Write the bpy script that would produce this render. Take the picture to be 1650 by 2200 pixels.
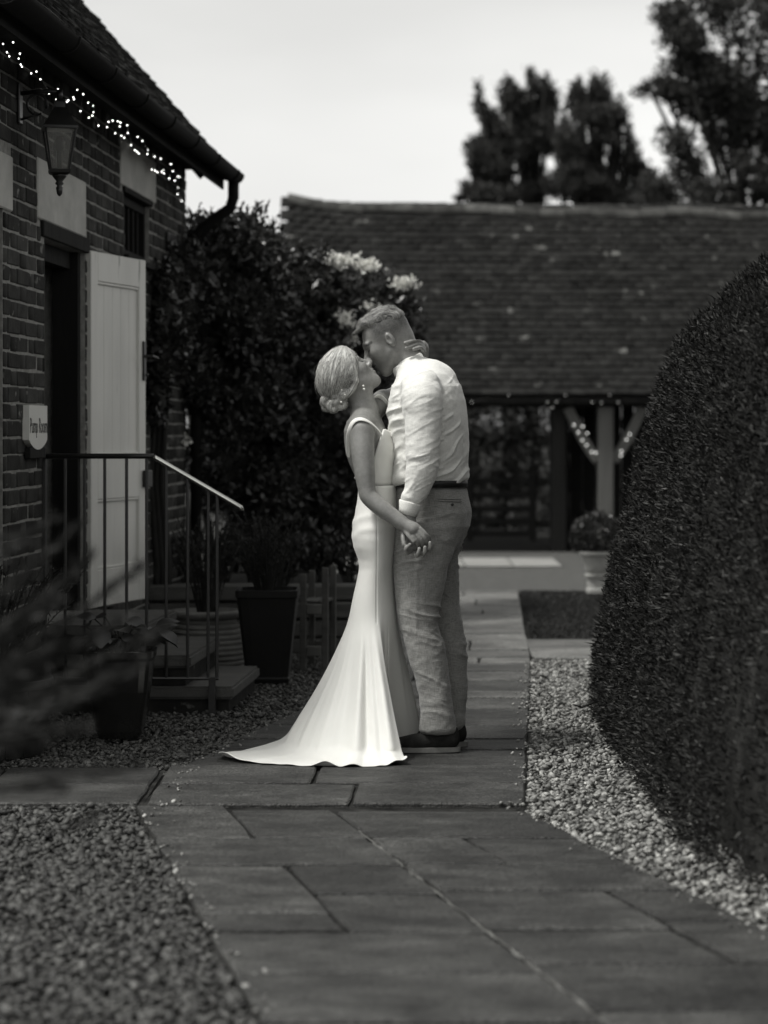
import bpy, bmesh, math, random
import numpy as np
from mathutils import Vector, Matrix
R = math.radians
random.seed(7); rng = np.random.default_rng(7)
for o in list(bpy.data.objects): bpy.data.objects.remove(o)
scene = bpy.context.scene; col = scene.collection

# ---------------------------------------------------------------- camera
FPX, HX, HY, CH = 4830.0, 825.0, 928.0, 1.30      # focal length and eye height
cd = bpy.data.cameras.new('camera'); cam = bpy.data.objects.new('camera', cd); col.objects.link(cam)
cam.location = (0, 0, CH); cam.rotation_euler = (R(90), 0, 0)
cd.sensor_fit = 'HORIZONTAL'; cd.sensor_width = 24; cd.lens = FPX / 1650 * 24
cd.shift_y = -172 / 1650; cd.clip_start = .1; cd.clip_end = 2000
cd.dof.use_dof = True; cd.dof.focus_distance = 9.15; cd.dof.aperture_fstop = 2.0
scene.camera = cam

# ---------------------------------------------------------------- sky, sun, exposure
SUN_EL, SUN_AZ = R(63), R(-112)                     # azimuth measured from +Y towards +X
w = bpy.data.worlds.new('World'); scene.world = w; w.use_nodes = True
nt = w.node_tree; nt.nodes.clear()
sky = nt.nodes.new('ShaderNodeTexSky'); sky.sky_type = 'NISHITA'; sky.sun_disc = False
sky.sun_elevation = SUN_EL; sky.sun_rotation = SUN_AZ
sky.air_density = 1.0; sky.dust_density = 2.2; sky.ozone_density = 1.0
bw = nt.nodes.new('ShaderNodeRGBToBW'); cmb = nt.nodes.new('ShaderNodeMix'); cmb.data_type = 'RGBA'; cmb.blend_type = 'MULTIPLY'
cmb.inputs[0].default_value = 1; cmb.inputs[7].default_value = (1, 1, .98, 1)
bgn = nt.nodes.new('ShaderNodeBackground'); bgn.inputs[1].default_value = .15
wo = nt.nodes.new('ShaderNodeOutputWorld')
nt.links.new(sky.outputs[0], bw.inputs[0]); nt.links.new(bw.outputs[0], cmb.inputs[6])
# thin high cloud: soft bright and dull patches all over the dome
ctc = nt.nodes.new('ShaderNodeTexCoord'); cmp_ = nt.nodes.new('ShaderNodeMapping'); cmp_.inputs['Scale'].default_value = (1.6, 1.6, 5.5); cmp_.inputs['Location'].default_value = (3.1, .4, 1.7)
cnz = nt.nodes.new('ShaderNodeTexNoise'); cnz.inputs['Scale'].default_value = 1.0; cnz.inputs['Detail'].default_value = 5
cmr = nt.nodes.new('ShaderNodeMapRange'); cmr.inputs[1].default_value = .32; cmr.inputs[2].default_value = .68; cmr.inputs[3].default_value = .82; cmr.inputs[4].default_value = 1.18
cmx = nt.nodes.new('ShaderNodeMix'); cmx.data_type = 'RGBA'; cmx.blend_type = 'MULTIPLY'; cmx.inputs[0].default_value = 1
nt.links.new(ctc.outputs['Generated'], cmp_.inputs[0]); nt.links.new(cmp_.outputs[0], cnz.inputs['Vector']); nt.links.new(cnz.outputs[0], cmr.inputs[0])
nt.links.new(cmb.outputs[2], cmx.inputs[6]); nt.links.new(cmr.outputs[0], cmx.inputs[7]); nt.links.new(cmx.outputs[2], bgn.inputs[0]); nt.links.new(bgn.outputs[0], wo.inputs[0])
sd = bpy.data.lights.new('sun', 'SUN'); sd.energy = 1.9; sd.angle = R(10); sd.color = (1, .985, .95)
sun = bpy.data.objects.new('sun', sd); col.objects.link(sun)
sv = Vector((math.cos(SUN_EL) * math.sin(SUN_AZ), math.cos(SUN_EL) * math.cos(SUN_AZ), math.sin(SUN_EL)))
sun.rotation_euler = sv.to_track_quat('Z', 'Y').to_euler(); sun.location = sv * 60
scene.view_settings.view_transform = 'Standard'; scene.view_settings.look = 'None'
scene.view_settings.exposure = 0.70; scene.view_settings.gamma = 1.0
scene.render.engine = 'CYCLES'
cy = scene.cycles
cy.use_denoising = True; cy.denoiser = 'OPENIMAGEDENOISE'; cy.max_bounces = 6; cy.diffuse_bounces = 3
cy.glossy_bounces = 3; cy.transmission_bounces = 4; cy.transparent_max_bounces = 6
cy.caustics_reflective = False; cy.caustics_refractive = False

# ---------------------------------------------------------------- helpers
def at(px, py, Y):
    """world point at depth Y seen along a sight line"""
    return Vector(((px - HX) * Y / FPX, Y, CH + (HY - py) * Y / FPX))
def ground(px, py, z=0.0):
    Y = FPX * (CH - z) / (py - HY)
    return Vector(((px - HX) * Y / FPX, Y, z))
def tag(o, label=None, cat=None, group=None, kind=None):
    if label: o['label'] = label
    if cat: o['category'] = cat
    if group: o['group'] = group
    if kind: o['kind'] = kind
    return o
def empty(name, loc=(0, 0, 0), rz=0, parent=None):
    o = bpy.data.objects.new(name, None); col.objects.link(o)
    o.location = loc; o.rotation_euler = (0, 0, rz); o.empty_display_size = .1
    if parent: o.parent = parent
    return o
def link(name, me, mat=None, parent=None, loc=None, rot=None, smooth=False):
    o = bpy.data.objects.new(name, me); col.objects.link(o)
    if mat is not None and len(me.materials) == 0: me.materials.append(mat)
    if parent: o.parent = parent
    if loc is not None: o.location = loc
    if rot is not None: o.rotation_euler = rot
    if smooth: me.shade_smooth()
    return o
def npmesh(name, V, Fq, tone=None):
    """mesh from numpy vertices and an (n,k) face array"""
    V = np.asarray(V, np.float32); Fq = np.asarray(Fq, np.int32)
    me = bpy.data.meshes.new(name); n, k = Fq.shape
    me.vertices.add(len(V)); me.vertices.foreach_set('co', V.ravel())
    me.loops.add(n * k); me.loops.foreach_set('vertex_index', Fq.ravel())
    me.polygons.add(n); me.polygons.foreach_set('loop_start', np.arange(0, n * k, k, dtype=np.int32))
    me.polygons.foreach_set('loop_total', np.full(n, k, np.int32))
    if tone is not None:
        a = me.attributes.new('tone', 'FLOAT', 'POINT'); a.data.foreach_set('value', np.asarray(tone, np.float32))
    me.update(calc_edges=True); me.validate()
    return me
class MB:
    """collects shapes into one mesh"""
    def __init__(s): s.bm = bmesh.new()
    def box(s, x0, x1, y0, y1, z0, z1, bev=0, jit=0, M=None):
        r = bmesh.ops.create_cube(s.bm, size=1)['verts']
        for v in r:
            v.co = Vector((x0 + (v.co.x + .5) * (x1 - x0), y0 + (v.co.y + .5) * (y1 - y0), z0 + (v.co.z + .5) * (z1 - z0)))
            if jit: v.co += Vector((random.uniform(-jit, jit), random.uniform(-jit, jit), random.uniform(-jit, jit)))
            if M is not None: v.co = M @ v.co
        if bev:
            es = list({e for v in r for e in v.link_edges})
            bmesh.ops.bevel(s.bm, geom=es, offset=bev, segments=1, affect='EDGES', profile=.5)
        return s
    def tube(s, pts, rad, n=8, caps=True):
        pts = [Vector(p) for p in pts]; rings = []
        if not hasattr(rad, '__len__'): rad = [rad] * len(pts)
        up = None
        for i, p in enumerate(pts):
            d = (pts[min(i + 1, len(pts) - 1)] - pts[max(i - 1, 0)]).normalized()
            if up is None or abs(d.dot(up)) > .98: up = Vector((0, 0, 1)) if abs(d.z) < .9 else Vector((0, 1, 0))
            a = d.cross(up).normalized(); b = a.cross(d); up = b
            rings.append([s.bm.verts.new(p + (a * math.cos(2 * math.pi * k / n) + b * math.sin(2 * math.pi * k / n)) * rad[i]) for k in range(n)])
        for A, B in zip(rings, rings[1:]):
            for k in range(n):
                s.bm.faces.new((A[k], A[(k + 1) % n], B[(k + 1) % n], B[k]))
        if caps:
            s.bm.faces.new(rings[0][::-1]); s.bm.faces.new(rings[-1])
        return s
    def lathe(s, prof, n=24, c=(0, 0, 0), cap=True, sq=0, rot=0):
        rings = []
        for r, z in prof:
            ring = []
            for k in range(n):
                a = 2 * math.pi * k / n + rot; ca, sa = math.cos(a), math.sin(a)
                q = 1.0
                if sq: q = 1 / (abs(ca) ** sq + abs(sa) ** sq) ** (1 / sq)
                ring.append(s.bm.verts.new((c[0] + r * q * ca, c[1] + r * q * sa, c[2] + z)))
            rings.append(ring)
        for A, B in zip(rings, rings[1:]):
            for k in range(n): s.bm.faces.new((A[k], A[(k + 1) % n], B[(k + 1) % n], B[k]))
        if cap:
            s.bm.faces.new(rings[0][::-1]); s.bm.faces.new(rings[-1])
        return s
    def prism(s, poly, z0, z1, M=None):
        lo = [s.bm.verts.new((p[0], p[1], z0)) for p in poly]; hi = [s.bm.verts.new((p[0], p[1], z1)) for p in poly]
        n = len(poly)
        for k in range(n): s.bm.faces.new((lo[k], lo[(k + 1) % n], hi[(k + 1) % n], hi[k]))
        s.bm.faces.new(lo[::-1]); s.bm.faces.new(hi)
        if M is not None:
            for v in lo + hi: v.co = M @ v.co
        return s
    def ico(s, c, r, sub=1, sc=(1, 1, 1)):
        for v in bmesh.ops.create_icosphere(s.bm, subdivisions=sub, radius=r)['verts']:
            v.co = Vector((v.co.x * sc[0] + c[0], v.co.y * sc[1] + c[1], v.co.z * sc[2] + c[2]))
        return s
    def mesh(s, name):
        bmesh.ops.recalc_face_normals(s.bm, faces=s.bm.faces)
        me = bpy.data.meshes.new(name); s.bm.to_mesh(me); s.bm.free(); return me
    def build(s, name, mat, parent=None, loc=None, rot=None, smooth=False):
        return link(name, s.mesh(name), mat, parent, loc, rot, smooth)
def join_meshes(parts):
    """[(mesh, matrix, tone)] -> one numpy mesh of triangles/quads flattened to tris"""
    VV, FF, TT, off = [], [], [], 0
    cache = {}
    for me, M, t in parts:
        if me.name not in cache:
            me.calc_loop_triangles()
            v = np.empty(len(me.vertices) * 3, np.float32); me.vertices.foreach_get('co', v)
            f = np.empty(len(me.loop_triangles) * 3, np.int32); me.loop_triangles.foreach_get('vertices', f)
            cache[me.name] = (v.reshape(-1, 3), f.reshape(-1, 3))
        v, f = cache[me.name]; A = np.array(M, np.float32)
        VV.append(v @ A[:3, :3].T + A[:3, 3]); FF.append(f + off); TT.append(np.full(len(v), t)); off += len(v)
    return np.concatenate(VV), np.concatenate(FF), np.concatenate(TT)

def ss(x, a, b): t = np.clip((x - a) / (b - a), 0, 1); return t * t * (3 - 2 * t)
def vnoise(P, seed=0):
    """smooth value noise in 3-D, about -1..1"""
    i = np.floor(P).astype(np.int64); f = P - i; f = f * f * (3 - 2 * f); out = 0
    def hsh(a, b, c):
        h = (a * 374761393 + b * 668265263 + c * 2147483647 + seed * 144665) & 0xffffffff; h = ((h ^ (h >> 13)) * 1274126177) & 0xffffffff; return ((h ^ (h >> 16)) & 0xffff) / 32767.5 - 1
    for a in (0, 1):
        for b in (0, 1):
            for c in (0, 1): out = out + hsh(i[:, 0] + a, i[:, 1] + b, i[:, 2] + c) * np.where(a, f[:, 0], 1 - f[:, 0]) * np.where(b, f[:, 1], 1 - f[:, 1]) * np.where(c, f[:, 2], 1 - f[:, 2])
    return out

# ---------------------------------------------------------------- materials
TINT = (1.0, .998, .95)
def g(v): return (v * TINT[0], v * TINT[1], v * TINT[2], 1)
def mat(name, lo, hi=None, scale=8, rough=.8, bump=0, bscale=40, spec=.3, detail=6, tone=None, tvar=.35, tmap=None, stretch=None,
        speck=None, metallic=0, sheen=0, sss=0, transl=0, coat=0):
    """two greys mixed by noise; tone = 'obj' or 'attr' gives each piece its own shade"""
    m = bpy.data.materials.new(name); m.use_nodes = True; t = m.node_tree; L = t.links; N = t.nodes
    b = N['Principled BSDF']; hi = lo if hi is None else hi
    tc = N.new('ShaderNodeTexCoord'); src = tc.outputs['Object']
    if stretch:
        mp = N.new('ShaderNodeMapping'); mp.inputs['Scale'].default_value = stretch; L.new(src, mp.inputs[0]); src = mp.outputs[0]
    if tone == 'obj':
        oi = N.new('ShaderNodeObjectInfo'); ad = N.new('ShaderNodeVectorMath'); ad.operation = 'MULTIPLY_ADD'
        L.new(oi.outputs['Random'], ad.inputs[0]); ad.inputs[1].default_value = (37, 91, 53); L.new(src, ad.inputs[2]); src = ad.outputs[0]
    nz = N.new('ShaderNodeTexNoise'); nz.inputs['Scale'].default_value = scale; nz.inputs['Detail'].default_value = detail
    nz.inputs['Roughness'].default_value = .62
    L.new(src, nz.inputs['Vector'])
    cr = N.new('ShaderNodeValToRGB'); cr.color_ramp.elements[0].position = .32; cr.color_ramp.elements[1].position = .68
    cr.color_ramp.elements[0].color = g(lo); cr.color_ramp.elements[1].color = g(hi)
    L.new(nz.outputs[0], cr.inputs[0]); c = cr.outputs[0]
    if speck:
        n2 = N.new('ShaderNodeTexNoise'); n2.inputs['Scale'].default_value = speck[0]; n2.inputs['Detail'].default_value = 3
        L.new(src, n2.inputs['Vector']); mr = N.new('ShaderNodeMapRange')
        mr.inputs[1].default_value = speck[2]; mr.inputs[2].default_value = speck[2] + .06; L.new(n2.outputs[0], mr.inputs[0])
        mx = N.new('ShaderNodeMix'); mx.data_type = 'RGBA'; L.new(mr.outputs[0], mx.inputs[0]); L.new(c, mx.inputs[6])
        mx.inputs[7].default_value = g(speck[1]); c = mx.outputs[2]
    if tone:
        if tone == 'obj': tv = N.new('ShaderNodeObjectInfo').outputs['Random']
        else:
            an = N.new('ShaderNodeAttribute'); an.attribute_name = 'tone'; tv = an.outputs['Fac']
        mr = N.new('ShaderNodeMapRange'); mr.inputs[3].default_value, mr.inputs[4].default_value = tmap or (1 - tvar, 1 + tvar)
        L.new(tv, mr.inputs[0]); mx = N.new('ShaderNodeMix'); mx.data_type = 'RGBA'; mx.blend_type = 'MULTIPLY'; mx.inputs[0].default_value = 1
        L.new(c, mx.inputs[6]); L.new(mr.outputs[0], mx.inputs[7]); c = mx.outputs[2]
    L.new(c, b.inputs['Base Color'])
    b.inputs['Roughness'].default_value = rough; b.inputs['Specular IOR Level'].default_value = spec
    b.inputs['Metallic'].default_value = metallic
    if sheen: b.inputs['Sheen Weight'].default_value = sheen; b.inputs['Sheen Roughness'].default_value = .4
    if coat: b.inputs['Coat Weight'].default_value = coat
    if sss:
        b.inputs['Subsurface Weight'].default_value = sss; b.inputs['Subsurface Radius'].default_value = (.012, .012, .011); b.inputs['Subsurface Scale'].default_value = 1
    if bump:
        n3 = N.new('ShaderNodeTexNoise'); n3.inputs['Scale'].default_value = bscale; n3.inputs['Detail'].default_value = 5
        L.new(src, n3.inputs['Vector']); bp = N.new('ShaderNodeBump'); bp.inputs['Strength'].default_value = bump; bp.inputs['Distance'].default_value = .01
        L.new(n3.outputs[0], bp.inputs['Height']); L.new(bp.outputs[0], b.inputs['Normal'])
    if transl:
        tr = N.new('ShaderNodeBsdfTranslucent'); L.new(c, tr.inputs[0]); ms = N.new('ShaderNodeMixShader'); ms.inputs[0].default_value = transl
        L.new(b.outputs[0], ms.inputs[1]); L.new(tr.outputs[0], ms.inputs[2]); L.new(ms.outputs[0], N['Material Output'].inputs[0])
    return m
def slab_mat(name, lo, mid, hi):
    """riven stone: streaky grain, broad stains, fine grit, each slab its own shade"""
    m = mat(name, lo, hi, 7, .62, 0, detail=12, spec=.35, tone='obj', tvar=.22, stretch=(.8, 1.5, 1)); t = m.node_tree; L, N = t.links, t.nodes; b = N['Principled BSDF']
    src = b.inputs['Base Color'].links[0].from_socket; tc = N.new('ShaderNodeTexCoord'); oi = N.new('ShaderNodeObjectInfo'); ad = N.new('ShaderNodeVectorMath'); ad.operation = 'MULTIPLY_ADD'
    L.new(oi.outputs['Random'], ad.inputs[0]); ad.inputs[1].default_value = (61, 17, 43); L.new(tc.outputs['Object'], ad.inputs[2])
    def nz(scale, det, lo_, hi_, a, b_):
        n = N.new('ShaderNodeTexNoise'); n.inputs['Scale'].default_value = scale; n.inputs['Detail'].default_value = det; L.new(ad.outputs[0], n.inputs['Vector'])
        r = N.new('ShaderNodeMapRange'); r.inputs[1].default_value = lo_; r.inputs[2].default_value = hi_; r.inputs[3].default_value = a; r.inputs[4].default_value = b_; L.new(n.outputs[0], r.inputs[0]); return r.outputs[0], n.outputs[0]
    st, _ = nz(2.6, 4, .35, .65, .65, 1.35); gr, g_ = nz(150, 3, .42, .70, .6, 2.9)
    for s_ in (st, gr):
        mx = N.new('ShaderNodeMix'); mx.data_type = 'RGBA'; mx.blend_type = 'MULTIPLY'; mx.inputs[0].default_value = 1; L.new(src, mx.inputs[6]); L.new(s_, mx.inputs[7]); src = mx.outputs[2]
    L.new(src, b.inputs['Base Color'])
    _, r1 = nz(28, 8, 0, 1, 0, 1); sm = N.new('ShaderNodeMath'); sm.operation = 'MULTIPLY_ADD'; L.new(r1, sm.inputs[0]); sm.inputs[1].default_value = 2.5; L.new(g_, sm.inputs[2])
    bp = N.new('ShaderNodeBump'); bp.inputs['Strength'].default_value = .9; bp.inputs['Distance'].default_value = .004; L.new(sm.outputs[0], bp.inputs['Height']); L.new(bp.outputs[0], b.inputs['Normal'])
    return m
def glow(name, strength):
    m = bpy.data.materials.new(name); m.use_nodes = True; b = m.node_tree.nodes['Principled BSDF']
    b.inputs['Base Color'].default_value = g(.8); b.inputs['Emission Color'].default_value = (1, 1, .96, 1); b.inputs['Emission Strength'].default_value = strength
    return m
def glassm(name, rough=.05, col_=.9, alpha=None):
    m = bpy.data.materials.new(name); m.use_nodes = True; b = m.node_tree.nodes['Principled BSDF']
    b.inputs['Base Color'].default_value = g(col_); b.inputs['Roughness'].default_value = rough
    b.inputs['Transmission Weight'].default_value = .82; b.inputs['IOR'].default_value = 1.1
    return m
M = {}
M['brick'] = mat('brick', .024, .052, 9, .9, .35, 60, .15, tone='obj', tvar=.45, speck=(14, .2, .66))
M['brick_a'] = mat('brick_far', .024, .052, 9, .9, .35, 60, .15, tone='attr', tvar=.45, speck=(14, .2, .66))
M['mortar'] = mat('mortar', .18, .32, 22, .95, .5, 70, .1)
M['stone'] = mat('pale_stone', .36, .5, 5, .85, .15, 50, .2)
M['timber_dark'] = mat('dark_timber', .007, .016, 6, .8, .3, 30, .15, stretch=(1, 1, .15))
M['oak'] = mat('oak', .07, .12, 5, .75, .3, 25, .2, stretch=(1, 1, .12))
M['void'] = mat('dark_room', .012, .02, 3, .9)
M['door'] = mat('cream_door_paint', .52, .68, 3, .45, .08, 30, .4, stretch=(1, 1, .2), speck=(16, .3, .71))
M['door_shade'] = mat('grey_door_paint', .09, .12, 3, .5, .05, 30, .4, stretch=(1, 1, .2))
M['iron'] = mat('black_iron', .010, .018, 30, .32, .05, 80, .5)
M['gloss_black'] = mat('black_gloss_paint', .006, .010, 20, .8, .03, 60, .15)
M['tile'] = mat('roof_tile', .009, .020, 7, .9, .4, 45, .15, tone='obj', tvar=.38, speck=(5, .09, .66))
M['tile_a'] = mat('roof_tile_far', .009, .020, 7, .9, .4, 45, .15, tone='attr', tvar=.38, speck=(5, .09, .66))
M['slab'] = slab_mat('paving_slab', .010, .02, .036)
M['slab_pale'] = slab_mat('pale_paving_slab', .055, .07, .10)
M['slab_mid'] = slab_mat('half_shaded_paving_slab', .026, .04, .056)  # middle step of the slab colour, carrying part of the foreground darkening
M['joint'] = mat('joint_mortar', .006, .035, 9, .95, .6, 60, .1)
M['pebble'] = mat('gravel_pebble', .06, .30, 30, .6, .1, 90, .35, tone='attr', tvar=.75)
M['pebble_dark'] = mat('shaded_gravel_pebble', .022, .11, 30, .6, .1, 90, .35, tone='attr', tvar=.8)  # same gravel in a darker colour, standing for the building's shade
M['pebble_deep'] = mat('deep_shaded_gravel_pebble', .012, .075, 30, .6, .1, 90, .35, tone='attr', tvar=.85)  # darkest gravel copy: shade and vignette of the front bed put into colour
M['earth'] = mat('dark_earth', .015, .035, 14, .95, .6, 40, .1)
M['grass_base'] = mat('lawn_soil', .010, .02, 10, .95, .4, 60, .1)
M['grass'] = mat('grass_blade', .013, .026, 4, .6, 0, tone='attr', tvar=.4, transl=.2)
M['court'] = mat('courtyard_gravel', .038, .07, 30, .9, .5, 80, .2, speck=(120, .25, .62))
M['leaf'] = mat('shrub_leaf', .014, .038, 3, .34, 0, spec=.5, tone='attr', tvar=.6, transl=.15)
M['yew'] = mat('yew_sprig', .006, .015, 3, .65, 0, spec=.22, tone='attr', tmap=(.3, 6.0), transl=.12)
M['far_leaf'] = mat('tree_leaf', .03, .05, 1, .6, 0, spec=.3, tone='attr', tvar=.5, transl=.25)
M['near_leaf'] = mat('needle_foliage', .016, .03, 3, .6, 0, tone='attr', tvar=.4, transl=.15)
M['bark'] = mat('bark', .015, .04, 12, .9, .6, 30, .1, stretch=(1, 1, .3))
M['flower'] = mat('pale_blossom', .7, .85, 6, .7, 0, transl=.3)
M['terracotta'] = mat('weathered_terracotta', .10, .19, 6, .85, .3, 50, .15)
M['glaze'] = mat('dark_glaze', .008, .016, 6, .18, .03, 20, .5)
M['plastic'] = mat('black_planter', .006, .010, 6, .6, .1, 30, .25)
M['urnstone'] = mat('urn_stone', .28, .42, 9, .85, .3, 40, .2)
M['step'] = mat('step_stone', .05, .09, 5, .75, .4, 70, .3)
M['sleeper'] = mat('weathered_sleeper', .05, .10, 6, .85, .5, 30, .2, stretch=(.2, 1, 1))
M['bulb'] = glow('fairy_light_bulb', 4.0)
M['bulb_dim'] = glow('dim_bulb', .45)
M['glass'] = glassm('lantern_glass', .15, .75)
M['pane'] = mat('dark_window_pane', .01, .01, 2, .06, 0, spec=.6)
M['signface'] = mat('sign_cream', .6, .66, 8, .5, 0)
M['ink'] = mat('sign_ink', .012, .012, 8, .6, 0)
# ================================================================ SETTING
def sheet(name, poly, z, m, kind='structure', parent=None):
    b = MB(); vs = [b.bm.verts.new((p[0], p[1], z)) for p in poly]; b.bm.faces.new(vs)
    o = b.build(name, m, parent)
    if o.data.polygons[0].normal.z < 0: o.data.flip_normals()
    if parent is None: o['kind'] = kind
    return o
sheet('ground', [(-400, -60), (400, -60), (400, 900), (-400, 900)], -.05, M['earth'])

# ---- path edges as functions of depth
def Xl_near(Y): return -.867 + (7.83 - Y) * .2062
def Xc_near(Y): return -.176 + (7.73 - Y) * .2397
def Xr_near(Y): return .49 + (7.69 - Y) * .2787
def Xr_far(Y): return .50 + .069 * (Y - 7.9) if Y < 12.9 else .845 + .0465 * (Y - 12.9)
def Xl_far(Y): return -.80 + .22 * (Y - 8.7) if Y < 10.7 else -.36 + .062 * (Y - 10.7)

def slab(poly, m, parent, z=None, gap=.0042, th=.05):
    P = [Vector((p[0], p[1], 0)) for p in poly]; c = sum(P, Vector()) / len(P); n = len(P)
    out = []
    for i in range(n):
        a, b = P[i], P[(i + 1) % n]; L = (b - a).length; k = max(1, int(L / .12))
        for j in range(k):
            p = a.lerp(b, j / k)
            gx, gy = gap * 1.3 + random.uniform(-.003, .003), gap * 2.6 + random.uniform(-.005, .005)
            if j == 0: gx += .004; gy += .004
            q_ = p - c; out.append(c + Vector((math.copysign(max(abs(q_.x) - gx, 0), q_.x), math.copysign(max(abs(q_.y) - gy, 0), q_.y), 0)))
    b = MB(); h = random.uniform(-.003, .003) if z is None else z
    tx, ty = random.uniform(-.004, .004), random.uniform(-.004, .004)
    lo = [b.bm.verts.new((p.x, p.y, h - th)) for p in out]
    hi = [b.bm.verts.new((p.x, p.y, h - .006)) for p in out]
    tp = [b.bm.verts.new((p.x + (c.x - p.x) * .02, p.y + (c.y - p.y) * .02, h + tx * (p.x - c.x) + ty * (p.y - c.y))) for p in out]
    k = len(out)
    for A, B in ((lo, hi), (hi, tp)):
        for i in range(k): b.bm.faces.new((A[i], A[(i + 1) % k], B[(i + 1) % k], B[i]))
    b.bm.faces.new(tp)
    for v in b.bm.verts: v.co -= Vector((c.x, c.y, 0))
    return b.build('paving_slab', m, parent, loc=(c.x, c.y, 0))

near_path = sheet('path', [(Xl_near(7.85), 7.85), (Xl_near(2), 2), (Xr_near(2), 2), (Xr_near(7.72), 7.72), (.49, 7.85)], -.016, M['joint'])
def qnear(fa, fb, Y0, Y1): return [(fa(Y1), Y1), (fb(Y1), Y1), (fb(Y0), Y0), (fa(Y0), Y0)]
kx = lambda v: (lambda Y: v)
LC = [qnear(Xl_near, lambda Y: -.46 + (7.4 - Y) * .21, 7.85, 7.2), qnear(lambda Y: -.46 + (7.4 - Y) * .21, Xc_near, 7.74, 7.2),
      qnear(Xl_near, Xc_near, 7.2, 6.75),
      qnear(Xl_near, lambda Y: -.173 + (6.2 - Y) * .22, 6.75, 6.07), qnear(lambda Y: -.173 + (6.2 - Y) * .22, Xc_near, 6.75, 6.34),
      qnear(lambda Y: -.173 + (6.2 - Y) * .22, Xc_near, 6.34, 5.85), qnear(Xl_near, lambda Y: -.173 + (6.2 - Y) * .22, 6.07, 5.85)]
for a, b in zip([5.85, 5.4, 4.95, 4.5, 4.05, 3.6, 3.1, 2.55], [5.4, 4.95, 4.5, 4.05, 3.6, 3.1, 2.55, 2.05]): LC.append(qnear(Xl_near, Xc_near, a, b))
RC = [qnear(Xc_near, Xr_near, 7.70, 7.2), qnear(Xc_near, lambda Y: .31 + (7 - Y) * .26, 7.2, 6.76), qnear(lambda Y: .31 + (7 - Y) * .26, Xr_near, 7.2, 6.76),
      qnear(Xc_near, Xr_near, 6.76, 6.37), qnear(Xc_near, lambda Y: .70 + (6.1 - Y) * .27, 6.37, 5.88), qnear(lambda Y: .70 + (6.1 - Y) * .27, Xr_near, 6.37, 5.97),
      qnear(lambda Y: .70 + (6.1 - Y) * .27, Xr_near, 5.97, 5.5), qnear(Xc_near, lambda Y: .70 + (6.1 - Y) * .27, 5.88, 5.5)]
for a, b in zip([5.5, 5.05, 4.6, 4.1, 3.6, 3.1, 2.55], [5.05, 4.6, 4.1, 3.6, 3.1, 2.55, 2.05]): RC.append(qnear(Xc_near, Xr_near, a, b))
for q in LC + RC: slab(q, M['slab'], near_path)
# far straight path
far_path = sheet('path', [(-.867, 7.851), (.49, 7.851), (Xr_far(18.4), 18.4), (Xl_far(18.4), 18.4), (Xl_far(10.7), 10.7), (Xl_far(8.7), 8.7)], -.015, M['joint'])
Y = 7.86; row = 0
while Y < 18.3:
    d = [.46, .45, .44, .30, .45, .60, .45, .3][row % 8]; Y1 = min(Y + d, 18.4)
    xl0, xl1 = Xl_far(max(Y, 8.7)), Xl_far(max(Y1, 8.7)); xr0, xr1 = Xr_far(Y), Xr_far(Y1)
    if Y < 8.7: xl0 = xl1 = -.84 + .0 * Y
    cuts = [[.54], [.42], [.5], [.3, .72], [.47], [.66], [.36], [.55]][row % 8]
    e = [0] + cuts + [1]
    for a, b in zip(e, e[1:]):
        slab([(xl0 + (xr0 - xl0) * a, Y), (xl0 + (xr0 - xl0) * b, Y), (xl1 + (xr1 - xl1) * b, Y1), (xl1 + (xr1 - xl1) * a, Y1)],
             M['slab'] if Y < 10.2 else M['slab_mid'] if Y < 12.6 else M['slab_pale'], far_path)  # foreground darkening put into slab colour, paler with depth
    Y = Y1; row += 1
# side path to the left and the cross strip to the right
side_path = sheet('path', [(-6, 7.9), (-.85, 7.855), (-.85, 8.71), (-6, 8.78)], -.014, M['joint'])
x = -.86; k = 0
while x > -4.2:
    x1 = x - [.6, .9, .45, .75][k % 4]
    if k % 2: slab([(x1, 7.88), (x, 7.88), (x, 8.72), (x1, 8.73)], M['slab'], side_path)
    else:
        slab([(x1, 7.88), (x, 7.88), (x, 8.3), (x1, 8.3)], M['slab'], side_path); slab([(x1, 8.3), (x, 8.3), (x, 8.72), (x1, 8.73)], M['slab'], side_path)
    x = x1; k += 1
cross = sheet('pavement', [(Xr_far(12.95), 12.95), (3.6, 12.7), (3.6, 14.0), (Xr_far(14.15), 14.15)], -.014, M['joint'])
x = .86; k = 0
while x < 3.3:
    x1 = x + .62
    slab([(x, 12.95), (x1, 12.93), (x1, 13.53), (x, 13.55)], M['slab_pale'], cross); slab([(x, 13.55), (x1, 13.53), (x1, 14.12), (x, 14.14)], M['slab_pale'], cross)
    x = x1
sheet('courtyard', [(-14, 18.42), (16, 18.42), (16, 24.7), (-14, 24.7)], -.020, M['court'])
strip = sheet('pavement', [(-1.6, 21.9), (1.75, 21.9), (1.75, 23.2), (-1.6, 23.2)], -.010, M['joint'])
for i in range(7):
    x = -1.6 + i * .478
    M.setdefault('slab_white', mat('white_strip_slab', .17, .24, 3, .8, .3, 60, .2, tone='obj', tvar=.1))  # much paler slabs for the strip across the courtyard
    slab([(x, 21.9), (x + .478, 21.9), (x + .478, 22.55), (x, 22.55)], M['slab_white'], strip); slab([(x, 22.55), (x + .478, 22.55), (x + .478, 23.2), (x, 23.2)], M['slab_white'], strip)

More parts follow.
